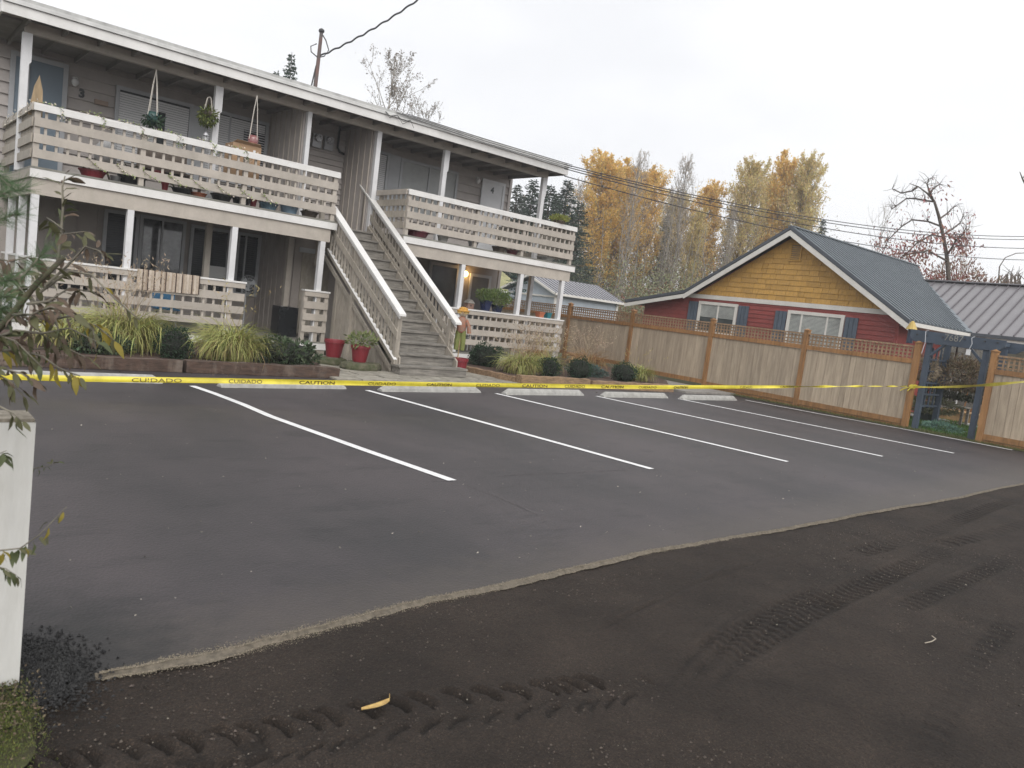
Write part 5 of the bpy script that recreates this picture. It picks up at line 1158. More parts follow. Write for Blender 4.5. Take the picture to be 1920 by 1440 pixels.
PG = 'red plastic flower pots by the staircase'
plantpot((7.50, 14.2, .17), .21, .35, REDPOT, 'empty red pot on the mossy slab, furthest left of the three', group=PG)
plantpot((7.76, 13.6, .165), .195, .33, REDPOT, 'red pot with a trailing green plant beside the stairs', (leafmat('trailing_leaf', (.16, .19, .08), .4, .2, .03), .33, .28, 230, .10), group=PG, seed=3)
plantpot((10.17, 13.52, .02), .20, .36, REDPOT, 'red pot right of the stairs holding the scarecrow stake', group=PG)
# scarecrow on its stake
t = thing('scarecrow', 'small scarecrow figure with straw hat, plaid shirt and green trousers on a stake', 'decoration', (10.12, 13.5, .1))
ox, oy = 10.12, 13.52
put('stake', MB().tube([(ox, oy, .1), (ox - .01, oy, 1.35)], .014, 6), mat('stake_wood', (.35, .25, .13), .7, .1), t)
put('head', MB().lathe((ox, oy, 1.28), [(.03, 0), (.078, .03), (.095, .09), (.085, .15), (.04, .19)], 16), mat('cream_cloth', (.62, .52, .40), .8, .05), t, True)
put('hat', MB().lathe((ox, oy, 1.43), [(.135, -.045), (.145, -.02), (.10, .0), (.095, .035), (.04, .06)], 16), mat('orange_straw', (.50, .26, .05), .8, .2, 30, .4), t)
a = MB(); rs = random.Random(2)
for k in range(60): th = rs.uniform(0, 6.28); a.leaf((ox + .10 * math.cos(th), oy + .10 * math.sin(th), 1.42), (math.cos(th) * .6, math.sin(th) * .6, -1), (math.cos(th), math.sin(th), .3), .09, .02)
put('straw_hair', a, mat('straw', (.48, .32, .09), .8, .2), t)
fdir = Vector((-.62, -.78, 0)); sd = Vector((.78, -.62, 0)); fc = Vector((ox, oy, 1.375)) + fdir * .088
for s in (-1, 1): put('eye', MB().tube([fc + sd * s * .032, fc + sd * s * .032 + fdir * .008], .011, 8), BLACKP, t)
put('nose', MB().tube([fc + Vector((0, 0, -.025)), fc + Vector((0, 0, -.025)) + fdir * .02], .009, 6), TERRA, t)
put('mouth', MB().tube([fc + sd * -.03 + Vector((0, 0, -.05)) - fdir * .004, fc + Vector((0, 0, -.062)), fc + sd * .03 + Vector((0, 0, -.05)) - fdir * .004], .004, 4), BLACKP, t)
put('shirt', MB().lathe((ox, oy, .93), [(.085, 0), (.11, .05), (.12, .2), (.10, .31), (.04, .36)], 12, 1, .75), mat('plaid_cloth', (.36, .12, .06), .9, .3, 28, col2=(.22, .19, .16)), t, True)
for s in (-1, 1):
    put('sleeve', MB().tube([(ox + s * .09 * .7, oy - s * .09 * .7, 1.22), (ox + s * .14 * .8, oy - s * .14 * .8, 1.08), (ox + s * .13, oy - s * .13, .93)], [.04, .042, .045], 8), mat('plaid_cloth', (.46, .17, .11)), t)
    put('trouser_leg', MB().tube([(ox + s * .045, oy - s * .02, .97), (ox + s * .06, oy - s * .03, .75), (ox + s * .065, oy - s * .03, .55)], [.065, .06, .05], 8), mat('green_cloth', (.17, .19, .055), .8, .1), t)
# things on the porch rails
plantpot((12.72, 16.06, 1.43), .17, .28, BLUEG, 'taller dark blue glazed planter on the lower right rail', (leafmat('fresh_leaf', (.13, .18, .06), .4, .25, .03), .30, .34, 900, .06), seed=5, name='planter', cat='planter', sq=True)
plantpot((13.12, 16.06, 1.43), .17, .19, BLUEG, 'low blue square planter with bushy green plant on the lower right rail', (leafmat('fresh_leaf', (.13, .18, .06)), .36, .50, 1300, .06), seed=6, name='planter', cat='planter', sq=True)
plantpot((14.68, 16.06, 1.43), .15, .15, TERRA, 'terracotta window box on the lower right rail', name='planter', cat='planter', sq=True)
plantpot((14.98, 16.06, 1.43), .13, .16, TEAL, 'teal glazed square pot on the lower right rail', name='planter', cat='planter', sq=True)
plantpot((14.95, 16.06, 4.07), .20, .08, BARKD, 'flat tray of yellow-green succulents on the upper right rail', (leafmat('succulent', (.22, .24, .06), .4, .2, .04), .30, .18, 600, .06), seed=8, name='planter', cat='planter')
t = thing('birdhouse', 'small brown wooden birdhouse on the lower right rail behind the scarecrow', 'birdhouse', (12.18, 16.06, 1.43))
bx('box', mat('old_wood', (.20, .12, .09), .8, .2), t, 12.08, 12.28, 15.98, 16.14, 1.43, 1.58); put('roof', MB().prism([(12.06, 15.96, 1.58), (12.18, 15.96, 1.68), (12.30, 15.96, 1.58)], (0, .2, 0)), TREAD, t)
put('entrance', MB().tube([(12.18, 15.982, 1.52), (12.18, 15.976, 1.52)], .022, 10), BLACKP, t)
# striped rug over the rail
t = thing('striped_rug', 'brown and beige striped rug hung over the left porch railing', 'rug', (4.78, 15.93, 1.05))
STR = [mat('rug_beige', (.42, .35, .28), .9, .1, 20, .3), mat('rug_brown', (.07, .045, .035), .9, .1), mat('rug_tan', (.33, .26, .20), .9, .1), mat('rug_pale', (.50, .43, .36), .9, .1)]
rs = random.Random(6); x = 4.16
pat = [0, 3, 1, 0, 2, 1, 3, 0, 1, 3, 3, 1, 0, 2, 1, 0, 3, 2, 0, 1, 0, 3, 1, 2, 0, 3, 0, 1, 2, 3, 0, 1]
for k, c in enumerate(pat):
    w = .048 if c in (0, 3) else .022
    if x + w > 5.39: break
    put('stripe', MB().prism([(x, 15.935 - .004 * math.sin(x * 9), 1.06 + .02 * (x - 4.16)), (x, 15.94, 1.40), (x, 15.945, 1.452), (x, 16.10, 1.452), (x, 16.13, 1.25), (x, 16.12, 1.25), (x, 16.09, 1.444), (x, 15.95, 1.442), (x, 15.945, 1.3), (x, 15.94 - .004 * math.sin(x * 9), 1.06 + .02 * (x - 4.16))], (w - .002, 0, 0)), STR[c], t)
    x += w
# fan, fridge
FANM = mat('fan_grey', (.34, .35, .36), .5, .05)
t = thing('pedestal_fan', 'white pedestal fan standing on the porch by the end of the left railing', 'fan', (7.05, 17.9, .3))
put('base', MB().lathe((7.05, 17.9, .3), [(.2, 0), (.2, .02), (.03, .05)], 16), FANM, t); put('pole', MB().tube([(7.05, 17.9, .34), (7.05, 17.9, 1.3)], .016, 8), FANM, t)
put('motor', MB().tube([(7.05, 17.80, 1.38), (7.05, 17.96, 1.38)], .06, 10), FANM, t)
a = MB()
for k in range(20):
    th = 6.283 * k / 20; c, s = math.cos(th), math.sin(th); a.tube([(7.05 + .03 * c, 17.73, 1.38 + .03 * s), (7.05 + .14 * c, 17.73, 1.38 + .14 * s), (7.05 + .2 * c, 17.78, 1.38 + .2 * s)], .0035, 4, False)
for r_ in (.07, .13, .2): a.tube([(7.05 + r_ * math.cos(q), 17.73 + (.05 if r_ == .2 else 0), 1.38 + r_ * math.sin(q)) for q in np.linspace(0, 6.283, 25)], .005, 4, False)
put('grille', a, FANM, t)
for k in range(3):
    th = 2.094 * k; put('blade', MB().prism([(7.05, 17.78, 1.38), (7.05 + .17 * math.cos(th), 17.77, 1.38 + .17 * math.sin(th)), (7.05 + .17 * math.cos(th + .8), 17.79, 1.38 + .17 * math.sin(th + .8))], (0, .006, 0)), mat('fan_blade', (.4, .42, .44), .3, .1), t)
t = thing('mini_fridge', 'black mini fridge standing on the porch beside the short railing', 'fridge', (7.65, 17.0, .3))
bx('cabinet', BLACKP, t, 7.42, 7.86, 16.82, 17.2, .31, .98); bx('door_leaf', mat('black_plastic_gloss', (.012, .014, .016), .25, .1), t, 7.42, 7.86, 16.77, 16.815, .31, .98); bx('hinge', METAL, t, 7.44, 7.48, 16.765, 16.80, .982, .995)
# hanging pots
def hanging(x, y, ztop, zpot, r, h, m, label, plant=None, seed=1):
    t = thing('hanging_pot', label, 'hanging pot', (x, y, zpot))
    put('pot', MB().lathe((x, y, zpot), [(r * .45, 0), (r * .9, h * .35), (r, h * .75), (r * .85, h), (r * .78, h * .95)], 18), m, t, True)
    for k in range(4):
        th = .4 + 1.571 * k; put('cord', MB().tube([(x + r * math.cos(th), y + r * math.sin(th), zpot + h * .7), (x + .05 * math.cos(th), y + .05 * math.sin(th), (ztop + zpot + h) / 2 + .12), (x, y, ztop)], .009, 4), ROPE, t)
    if plant:
        pm, pr, ph, pn, ps, dz = plant; rs = np.random.RandomState(seed); d = rs.normal(size=(pn, 3)); d /= np.linalg.norm(d, axis=1)[:, None]; P = d * (rs.rand(pn, 1) ** .4) * [pr, pr, ph] + [0, 0, h + dz]
        link(leafcloud(P, ps, rs, 'plant', pm, .35, D=d * .8 + [0, 0, -.6]), 'plant', None, t, (x, y, zpot))
    return t
hanging(4.58, 17.3, 5.45, 4.34, .12, .27, mat('dark_green_glaze', (.03, .075, .07), .4, .1), 'dark green pot in a pale macrame hanger in front of the blinds', (BOX, .2, .1, 160, .1, -.16), 2)
hanging(5.66, 17.3, 5.2, 4.78, .12, .12, BARKD, 'hanging basket of trailing green fern left of the middle post', (leafmat('fern_frond', (.13, .155, .05), .5, .25, .03), .19, .20, 620, .09, -.10), 3)
hanging(6.55, 17.0, 5.43, 4.28, .115, .30, mat('red_glaze', (.20, .02, .03), .2, .25, 3, coat=.6, col2=(.28, .18, .17)), 'red glazed pot in a rope hanger near the cardboard box')
# upper left balcony clutter
t = thing('lantern', 'grey metal candle lantern standing on the upper left rail', 'lantern', (5.25, 16.08, 4.07))
put('base', MB().lathe((5.25, 16.08, 4.07), [(.06, 0), (.06, .02), (.045, .03)], 8), METAL, t); put('roof', MB().lathe((5.25, 16.08, 4.20), [(.065, 0), (.04, .04), (.015, .06), (.02, .08)], 8), METAL, t)
for k in range(6): th = 1.047 * k; put('bar', MB().tube([(5.25 + .05 * math.cos(th), 16.08 + .05 * math.sin(th), 4.09), (5.25 + .05 * math.cos(th), 16.08 + .05 * math.sin(th), 4.2)], .005, 4), METAL, t)
put('candle', MB().tube([(5.25, 16.08, 4.1), (5.25, 16.08, 4.17)], .02, 8), PLAINW, t)
t = thing('cardboard_box', 'brown cardboard box standing behind the upper left railing', 'box', (6.2, 16.75, 3.0))
bx('carton', CARD, t, 5.95, 6.55, 16.5, 16.95, 3.62, 4.28); put('flap', MB().prism([(5.95, 16.5, 4.282), (6.55, 16.5, 4.282), (6.5, 16.42, 4.33), (6.0, 16.42, 4.33)], (0, .004, .004)), CARD, t)
bx('label_sticker', PLAINW, t, 6.02, 6.07, 16.494, 16.499, 4.12, 4.18); bx('label_sticker', PLAINW, t, 6.38, 6.43, 16.494, 16.499, 4.14, 4.2)
t2 = thing('table', 'dark low table under the cardboard box on the upper balcony', 'table', (6.2, 16.75, 3.0)); bx('tabletop', BARKD, t2, 5.3, 6.7, 16.45, 17.1, 3.57, 3.61)
for x in (5.35, 6.65):
    for y in (16.5, 17.05): bx('leg', BARKD, t2, x - .025, x + .025, y - .025, y + .025, 3.0, 3.568)
tagit(put('driftwood_board', MB().prism([(2.30, 16.35, 3.9), (2.52, 16.35, 3.9), (2.50, 16.35, 4.35), (2.44, 16.35, 4.6), (2.37, 16.35, 4.40)], (0, .03, 0)), mat('driftwood', (.30, .22, .13), .8, .15, 6, stretch=(3, 3, .5))), 'pointed brown driftwood board leaning at the upper left balcony corner', 'board')
items = [('plant_pot', 'long red planter on the upper left deck edge', 3.35, .24, .14, REDPOT, True), ('plant_pot', 'small grey pot on the upper left deck right of the long red planter', 3.75, .10, .12, METAL, False), ('plant_pot', 'black tub on the upper left deck behind the rail', 4.05, .26, .18, BLACKP, True),
         ('plant_pot', 'red lantern-like pot on the upper left deck under the middle of the rail', 4.62, .07, .17, REDPOT, False), ('plant_pot', 'black bowl of dark leaves on the upper left deck', 4.95, .2, .12, BLACKP, True), ('plant_pot', 'terracotta trough on the upper left deck', 5.3, .16, .10, TERRA, False),
         ('plant_pot', 'wide black planter tray on the upper left deck right of the terracotta trough', 5.72, .22, .14, BLACKP, False), ('plant_pot', 'black tub beside the wide tray on the upper left deck', 6.15, .2, .15, BLACKP, False), ('plant_pot', 'bright red pot with white base on the upper left deck', 6.42, .08, .18, REDPOT, False),
         ('plant_pot', 'blue pot wrapped in a pale cloth on the upper left deck', 6.72, .2, .15, mat('blue_cloth', (.10, .17, .22), .7, .3, 12), True), ('plant_pot', 'pale blue storage tub at the right end of the upper left deck', 7.2, .22, .24, mat('blue_tub', (.17, .25, .33), .4, .1), False), ('plant_pot', 'dark basket at the end of the upper left deck beside the stairs', 7.7, .2, .14, BARKD, True),
         ('plant_pot', 'burgundy trough on the upper right deck edge by the stairs', 10.5, .3, .16, mat('burgundy', (.10, .02, .03), .5, .1), False), ('plant_pot', 'pale grey pot on the upper right deck', 11.3, .15, .17, CONC, False), ('plant_pot', 'grey bucket with small flowers on the upper right deck', 12.3, .14, .17, METAL, True),
         ('plant_pot', 'brown tub on the upper right deck right of the grey bucket', 13.1, .2, .15, BARKD, True), ('plant_pot', 'dark red pot low on the upper right deck', 13.6, .18, .14, mat('burgundy', (.10, .02, .03)), False), ('plant_pot', 'grey stone bowl at the right end of the upper right deck', 14.9, .26, .13, CONC, False)]
for i, (nm, lb, x, r_, h, m, pl) in enumerate(items):
    plantpot((x, 16.26 + .05 * (i % 3), 3.0), r_, h, m, lb, (leafmat('balcony_leaf', (.10, .12, .06), .5, .2, .04), r_ * 1.1, .22, 110, .06) if pl else None, name=nm, cat='pot', seed=20 + i)
# bulky dark things behind the rail
t = thing('bench', 'dark bench behind the middle of the upper left railing', 'bench', (5.0, 16.9, 3.0))
bx('seat', BARKD, t, 4.3, 5.25, 16.7, 17.1, 3.42, 3.46); bx('backrest', BARKD, t, 4.3, 5.25, 17.1, 17.14, 3.46, 3.85)
for x in (4.35, 5.2):
    for y in (16.74, 17.06): bx('leg', BARKD, t, x - .03, x + .03, y - .03, y + .03, 3, 3.418)
t = thing('storage_bag', 'pale sack behind the left end of the upper railing', 'bag', (3.6, 16.6, 3.0)); put('sack', MB().lathe((3.62, 16.6, 3.3), [(.16, 0), (.2, .15), (.17, .35), (.06, .5)], 12), mat('pale_sack', (.42, .42, .42), .8, .15), t, True)
put('stool_leg', MB().tube([(3.5, 16.6, 3.0), (3.62, 16.6, 3.3)], .02, 5), BARKD, t); put('stool_leg', MB().tube([(3.74, 16.6, 3.0), (3.62, 16.6, 3.3)], .02, 5), BARKD, t)
tagit(put('red_cushion', MB().box(4.48, 4.66, 16.5, 16.58, 3.24, 3.40), REDPOT), 'red cushion showing through the upper left railing', 'cushion')
# porch seating seen through lower right rail
for k, (x, lb) in enumerate([(12.2, 'left'), (13.0, 'right')]):
    t = thing('patio_chair', 'white patio chair behind the lower right railing, the %s one of two' % lb, 'chair', (x, 16.9, .32), 'white chairs on the right porch')
    bx('seat', PLAINW, t, x - .24, x + .24, 16.7, 17.15, .70, .73); bx('backrest', PLAINW, t, x - .24, x + .24, 17.15, 17.18, .73, 1.15)
    for sx in (-.21, .21):
        for sy in (16.73, 17.12): bx('leg', PLAINW, t, x + sx - .02, x + sx + .02, sy - .02, sy + .02, .3, .70)
t = thing('patio_chair', 'blue folding chair behind the left porch railing under the rug', 'chair', (5.0, 16.8, .3))
BC = mat('blue_canvas', (.04, .16, .30), .7, .1); bx('seat', BC, t, 4.75, 5.2, 16.6, 17.0, .68, .71); bx('backrest', BC, t, 4.75, 5.2, 17.0, 17.03, .71, 1.2)
for s in (0, 1):
    put('leg', MB().tube([(4.77 + .4 * s, 16.62, .3), (4.77 + .4 * s, 17.0, .7)], .012, 5), METAL, t); put('leg', MB().tube([(4.77 + .4 * s, 17.0, .3), (4.77 + .4 * s, 16.62, .7)], .012, 5), METAL, t)
t = thing('grill', 'dark barbecue grill behind the left porch railing', 'grill', (5.9, 17.0, .3)); put('bowl', MB().lathe((3.3, 17.0, .8), [(.1, 0), (.25, .1), (.28, .2), (.2, .32), (.03, .36)], 14), BLACKP, t, True)
for k in range(3): put('leg', MB().tube([(3.3 + .22 * math.cos(2.09 * k), 17 + .22 * math.sin(2.09 * k), .3), (3.3 + .1 * math.cos(2.09 * k), 17 + .1 * math.sin(2.09 * k), .84)], .012, 5), METAL, t)
t['label'] = 'dark kettle grill behind the left end of the left porch railing'; 
# garland of flowers wound round the rail cap and lower boards
GAR = leafmat('garland_leaf', (.24, .30, .12), .4, .2, .03); GARW = leafmat('garland_flower', (.72, .66, .56), .2, .2, .02)
def garland(P, label, w=.03):
    rs = random.Random(int(P[0][0] * 100)); t = thing('garland', label, 'garland', P[0], 'white flower garlands on the upper left railing'); a = MB(); b = MB(); c = MB()
    V = [Vector(p) for p in P]; c.tube(V, .004, 4)
    for i in range(len(V) - 1):
        n = max(3, int((V[i + 1] - V[i]).length / .018))
        for k in range(n):
            p = V[i].lerp(V[i + 1], k / n) + Vector((rs.gauss(0, w * .5), rs.gauss(0, .012), rs.gauss(0, w * .5)))
            (a if rs.random() < .6 else b).leaf(p, (rs.gauss(0, 1), rs.gauss(0, 1), rs.gauss(0, 1)), (rs.gauss(0, 1), rs.gauss(0, 1), rs.gauss(0, 1)), rs.uniform(.035, .06), .028)
    put('stem', c, BARKD, t); put('leaves', a, GAR, t, kind='stuff'); put('flowers', b, GARW, t, kind='stuff')
names = ['left end', 'second stretch', 'third stretch', 'middle', 'fifth stretch', 'right end']
P = []; 
for i in range(6):
    x0 = 2.35 + i * .66; P = [(x0, 16.05, 4.09), (x0 + .30, 15.98, 4.10), (x0 + .42, 15.925, 4.02), (x0 + .36, 15.93, 3.90), (x0 + .47, 15.96, 3.88), (x0 + .66, 16.05, 4.09)]
    garland(P, 'flower garland wound round the white rail cap, %s from the balcony corner' % ['first', 'second', 'third', 'fourth', 'fifth', 'sixth'][i])
for i in range(8):
    x0 = 3.2 + i * .46; garland([(x0, 15.955, 3.30 - .01 * (i % 3)), (x0 + .14, 15.945, 3.20), (x0 + .34, 15.93, 3.11)], 'white flower garland hanging off the lowest upper-rail board, %s from the left' % ['first', 'second', 'third', 'fourth', 'fifth', 'sixth', 'seventh', 'eighth'][i])
for i in range(4):
    y0 = 16.2 + i * .8; garland([(2.32, y0, 4.09), (2.28, y0 + .1, 4.0), (2.30, y0 + .15, 3.9)], 'garland strand on the side rail, %s from the balcony corner' % ['first', 'second', 'third', 'fourth'][i], .04)

# ------------------------------------------------------------------ caution tape
def tape_pt(px, py, A, B):
    v = CR * ((px - 960) / FOC) - CU * ((py - 720) / FOC) + CD
    n = Vector((B.y - A.y, -(B.x - A.x), 0)); s = n.dot(A - CP) / n.dot(v); return CP + v * s
TA = at(-90, 704, 8.1); TB = Vector((18.42, 7.36, .97))
knots = [(-90, 704), (0, 706), (150, 710.5), (400, 713.5), (600, 717), (800, 720.5), (1000, 723), (1230, 726), (1400, 725.5), (1560, 724.5), (1704, 724)]
ctr = [tape_pt(x, y, TA, TB) for x, y in knots]
def along(P, n):
    out = []
    d = [0]
    for i in range(1, len(P)): d.append(d[-1] + (P[i] - P[i - 1]).length)
    for k in range(n):
        s = d[-1] * k / (n - 1); i = max(j for j in range(len(d)) if d[j] <= s + 1e-9); i = min(i, len(P) - 2); u = (s - d[i]) / (d[i + 1] - d[i])
        p0 = P[max(i - 1, 0)]; p1 = P[i]; p2 = P[i + 1]; p3 = P[min(i + 2, len(P) - 1)]
        out.append(p1.lerp(p2, u))
    return out, d[-1]
t = thing('caution_tape', 'yellow caution tape stretched across the whole car park entrance and tied to the fence post', 'tape', tuple(ctr[0]))
C, TL = along(ctr, 260); hd = Vector((TB.x - TA.x, TB.y - TA.y, 0)).normalized(); nd = Vector((hd.y, -hd.x, 0))
def tframe(s):
    """centre, across-vector (half width) at distance s along the tape"""
    k = max(0, min(258, s / TL * 259)); i = int(k); c = C[i].lerp(C[min(i + 1, 259)], k - i); f = s / TL
    tw = .12 * math.sin(s * .8) + (0 if f < .66 else (f - .66) * 8 * math.sin(s * 2.6)); hw = .033 * (1 if f < .66 else max(.45, 1 - (f - .66) * 1.6))
    return c, (Vector((0, 0, 1)) * math.cos(tw) + nd * math.sin(tw) * -1) * hw
a = MB()
for k in range(260):
    s = TL * k / 259; c, u = tframe(s); 
    for j in (-1, -.35, .35, 1): a.v.append(tuple(c + u * j + nd * .006 * math.sin(j * 3 + s * 1.3)))
for k in range(259):
    for j in range(3): q = k * 4 + j; a.f.append((q, q + 4, q + 5, q + 1))
put('band', a, TAPEM, t, True)
def s_of(px):
    best = min(range(260), key=lambda i: abs((lambda r_: 960 + FOC * r_.dot(CR) / r_.dot(CD))(C[i] - CP) - px)); return TL * best / 259
for word, x0, x1 in [('CUIDADO', 245, 345), ('CUIDADO', 425, 492), ('CAUTION', 562, 630), ('CUIDADO', 690, 743), ('CAUTION', 797, 849), ('CUIDADO', 896, 938), ('CAUTION', 981, 1023), ('CUIDADO', 1060, 1096), ('CAUTION', 1130, 1166), ('CUIDADO', 1199, 1230), ('CAUTION', 1262, 1290), ('CUIDADO', 1385, 1410), ('CAUTION', 1465, 1490)]:
    me = text_mesh(word, 1, .02 if word == 'CAUTION' else 0); co = np.array([v.co[:] for v in me.vertices]); s0, s1 = s_of(x0), s_of(x1)
    xm, xM = co[:, 0].min(), co[:, 0].max(); ym, yM = co[:, 1].min(), co[:, 1].max(); V = []
    for x, y, z in co:
        s = s0 + (x - xm) / (xM - xm) * (s1 - s0); c, u = tframe(s); j = -.78 + 1.3 * (y - ym) / (yM - ym); V.append(c + u * j + nd * (.006 * math.sin(j * 3 + s * 1.3) + .004 + z * .5) * 1.0)
    og = tuple(tframe(s0)[0]); 
    for v, p in zip(me.vertices, V): v.co = p - Vector(og)
    link(me, 'lettering', TAPELET, t, og)
# knot and tail on the post, then on to the right
a = MB()
for k in range(9): th = k * .7; a.tube([Vector((18.42, 7.34, .97)) + Vector((-.03 * math.cos(th), .07 * math.cos(th + 1), .05 * math.sin(th))), Vector((18.39, 7.36, .97)) + Vector((-.02 * math.sin(th), .06 * math.sin(th), .045 * math.cos(th)))], .013, 5)
a.tube([(18.40, 7.40, .96), (18.38, 7.52, .90), (18.37, 7.60, .84)], .012, 5); a.tube([(18.40, 7.38, .95), (18.37, 7.44, .86)], .012, 5)
put('knot', a, TAPEM, t)
D0 = Vector((18.40, 7.32, .97)); D1 = at(2010, 706, 9.5); a = MB()
for k in range(60):
    f = k / 59; c = D0.lerp(D1, f); c.z -= .05 * 4 * f * (1 - f); tw = .9 * math.sin(f * 9); u = (Vector((0, 0, 1)) * math.cos(tw) + nd * math.sin(tw)) * (.024 + .004 * math.sin(f * 31)); a.v += [tuple(c - u), tuple(c + u)]
    if k: q = 2 * k; a.f.append((q - 2, q, q + 1, q - 1))
put('band', a, TAPEM, t)

# ------------------------------------------------------------------ foreground: white post, leafy shrub, pine, leaf
t = thing('fence_post', 'thick white painted wooden post in the left foreground', 'post', (.40, 3.25, 0))
PW = mat('old_white_paint', (.56, .555, .53), .55, .07, 2.0, .25, 14, dirt=.45, dirtcol=(.33, .32, .27), stretch=(3, 3, .6))
a = MB(); x0, x1, y0, y1 = .33, .532, 3.19, 3.36
for z, s in ((0, 1), (.5, 1.0), (1.0, 1.0)): a.v += [(x0, y0, z), (x1, y0, z), (x1, y1, z), (x0, y1, z)]
for i in range(2):
    for k in range(4): k2 = (k + 1) % 4; a.f.append((i * 4 + k, i * 4 + k2, i * 4 + 4 + k2, i * 4 + 4 + k))
put('shaft', a, PW, t)
put('top', MB().prism([(x0 + .004, y0 + .004, 1.0), (x1 - .004, y0 + .004, 1.0), (x1 - .004, y1 - .004, 1.002), (x0 + .004, y1 - .004, 1.002)], (0, 0, .012)), mat('lichen_wood', (.30, .27, .22), .9, .3, 30, .5, col2=(.14, .12, .09)), t)
# moss and grass at its foot
rs = np.random.RandomState(4); n = 26000; P = np.stack([rs.normal(.30, .13, n), rs.normal(2.95, .16, n), np.zeros(n)], 1); P = P[(P[:, 0] < .56)]; P[:, 2] = .004 + .02 * rs.rand(len(P))
tagit(link(leafcloud(P, .011, rs, 'moss', leafmat('moss_blade', (.12, .14, .04), .5, .2, .03), .22, D=np.repeat([[0, 0, .9]], len(P), 0)), 'moss', None), 'mossy grass around the foot of the white post', 'moss', kind='stuff')
P = np.stack([rs.normal(.38, .11, 1500), rs.normal(3.02, .14, 1500), .022 + .012 * rs.rand(1500)], 1); P = P[P[:, 0] < .6]
tagit(link(leafcloud(P, .013, rs, 'litter', leafmat('brown_litter', (.11, .085, .055), .5, .1, .02), .5, D=np.stack([rs.normal(size=len(P)), rs.normal(size=len(P)), rs.normal(size=len(P)) * .2], 1)), 'litter', None), 'brown dead leaf bits on the moss by the white post', 'leaf litter', kind='stuff')
a = MB(); a.v = [(.28 + (.27 + .02 * math.sin(7 * q)) * math.cos(q), 2.93 + (.36 + .03 * math.sin(5 * q)) * math.sin(q), -.008 + .0 * q) for q in np.linspace(0, 6.283, 40, endpoint=False)]; a.f = [tuple(range(40))]
struct('mossy_soil', a, mat('moss_soil', (.06, .065, .02), .95, .4, 25, .8, 60, col2=(.035, .03, .015)))
# fallen leaf
t = thing('fallen_leaf', 'curled yellow fallen leaf lying on the dark gravel', 'leaf', (1.63, 2.44, -.01))
A_ = Vector((1.575, 2.455, -.006)); B_ = Vector((1.70, 2.455, .002)); a = MB(); n = 10; dv = (B_ - A_); sd = Vector((.1, -1, .35)).normalized()
for i in range(n + 1):
    f = i / n; w = .024 * math.sin(math.pi * min(1, f * .93 + .04)) ** .7; c = A_ + dv * f + Vector((0, -.018 * math.sin(math.pi * f), .006 * math.sin(math.pi * f)))
    a.v += [tuple(c - sd * w * -.9 + Vector((0, 0, .004))), tuple(c), tuple(c + sd * w * -.75 + Vector((0, 0, .012)))]
for i in range(n):
    for j in (0, 1): q = 3 * i + j; a.f.append((q, q + 3, q + 4, q + 1))
put('blade', a, mat('dry_yellow_leaf', (.52, .36, .12), .6, .25, 60, col2=(.36, .23, .08)), t, True); put('stalk', MB().tube([tuple(B_), (1.722, 2.49, .01)], .0013, 5), mat('dry_yellow_leaf', (.52, .36, .12)), t)
tagit(put('twig', MB().tube([(4.80, 1.60, .0), (4.86, 1.585, .004), (4.93, 1.59, .004), (4.95, 1.62, .006)], .003, 5), mat('pale_twig', (.35, .31, .25), .8, .1)), 'short pale curved twig lying on the gravel at the right', 'twig')

SB = mat('shrub_stem', (.17, .155, .12), .8, .25, 12, .2, 40); SB2 = mat('shrub_old_stem', (.085, .078, .04), .85, .3, 9, .4, 30, col2=(.045, .038, .028))
SHR = thing('leafy_shrub', 'autumn shrub with drooping olive and brown leaves in the left foreground', 'shrub', tuple(at(-30, 900, 2.7) * 1.0))
LM = [leafmat('shrub_leaf_olive', (.095, .098, .05), .4, .15, .02), leafmat('shrub_leaf_brown', (.115, .088, .062), .4, .15, .02), leafmat('shrub_leaf_yellow', (.27, .235, .045), .25, .35, .02), leafmat('shrub_leaf_green', (.085, .105, .05), .3, .2, .02)]
LMESH = []
for k, m in enumerate(LM):
    a = MB(); n = 6
    for i in range(n + 1):
        f = i / n; w = .20 * math.sin(math.pi * (f * .96 + .02)) ** .8 * (1 - .15 * f); bend = -.30 * f * f * (1 + k * .3) + .03 * math.sin(f * 9 + k); cup = .07 * (1 + .5 * math.sin(i * 2.1 + k))
        a.v += [(f, -w, bend + cup * w * 4 * (.7 + .3 * math.sin(i * 3))), (f, 0, bend), (f, w, bend + cup * w * 4)]
    for i in range(n):
        for j in (0, 1): q = 3 * i + j; a.f.append((q, q + 3, q + 4, q + 1))
    me = a.mesh('leaf'); me.materials.append(m); me.polygons.foreach_set('use_smooth', [True] * len(me.polygons)); LMESH.append(me)
lrs = random.Random(31)
def addleaf(p, d, L_, k):
    o = bpy.data.objects.new('leaf', LMESH[k]); COL.objects.link(o); o.parent = SHR
    d = Vector(d).normalized(); q = d.to_track_quat('X', 'Z'); o.rotation_mode = 'QUATERNION'
    from mathutils import Quaternion
    o.rotation_quaternion = q @ Quaternion((1, 0, 0), lrs.uniform(-1.1, 1.1)); o.location = Vector(p) - WL[SHR.name]; o.scale = (L_,) * 3
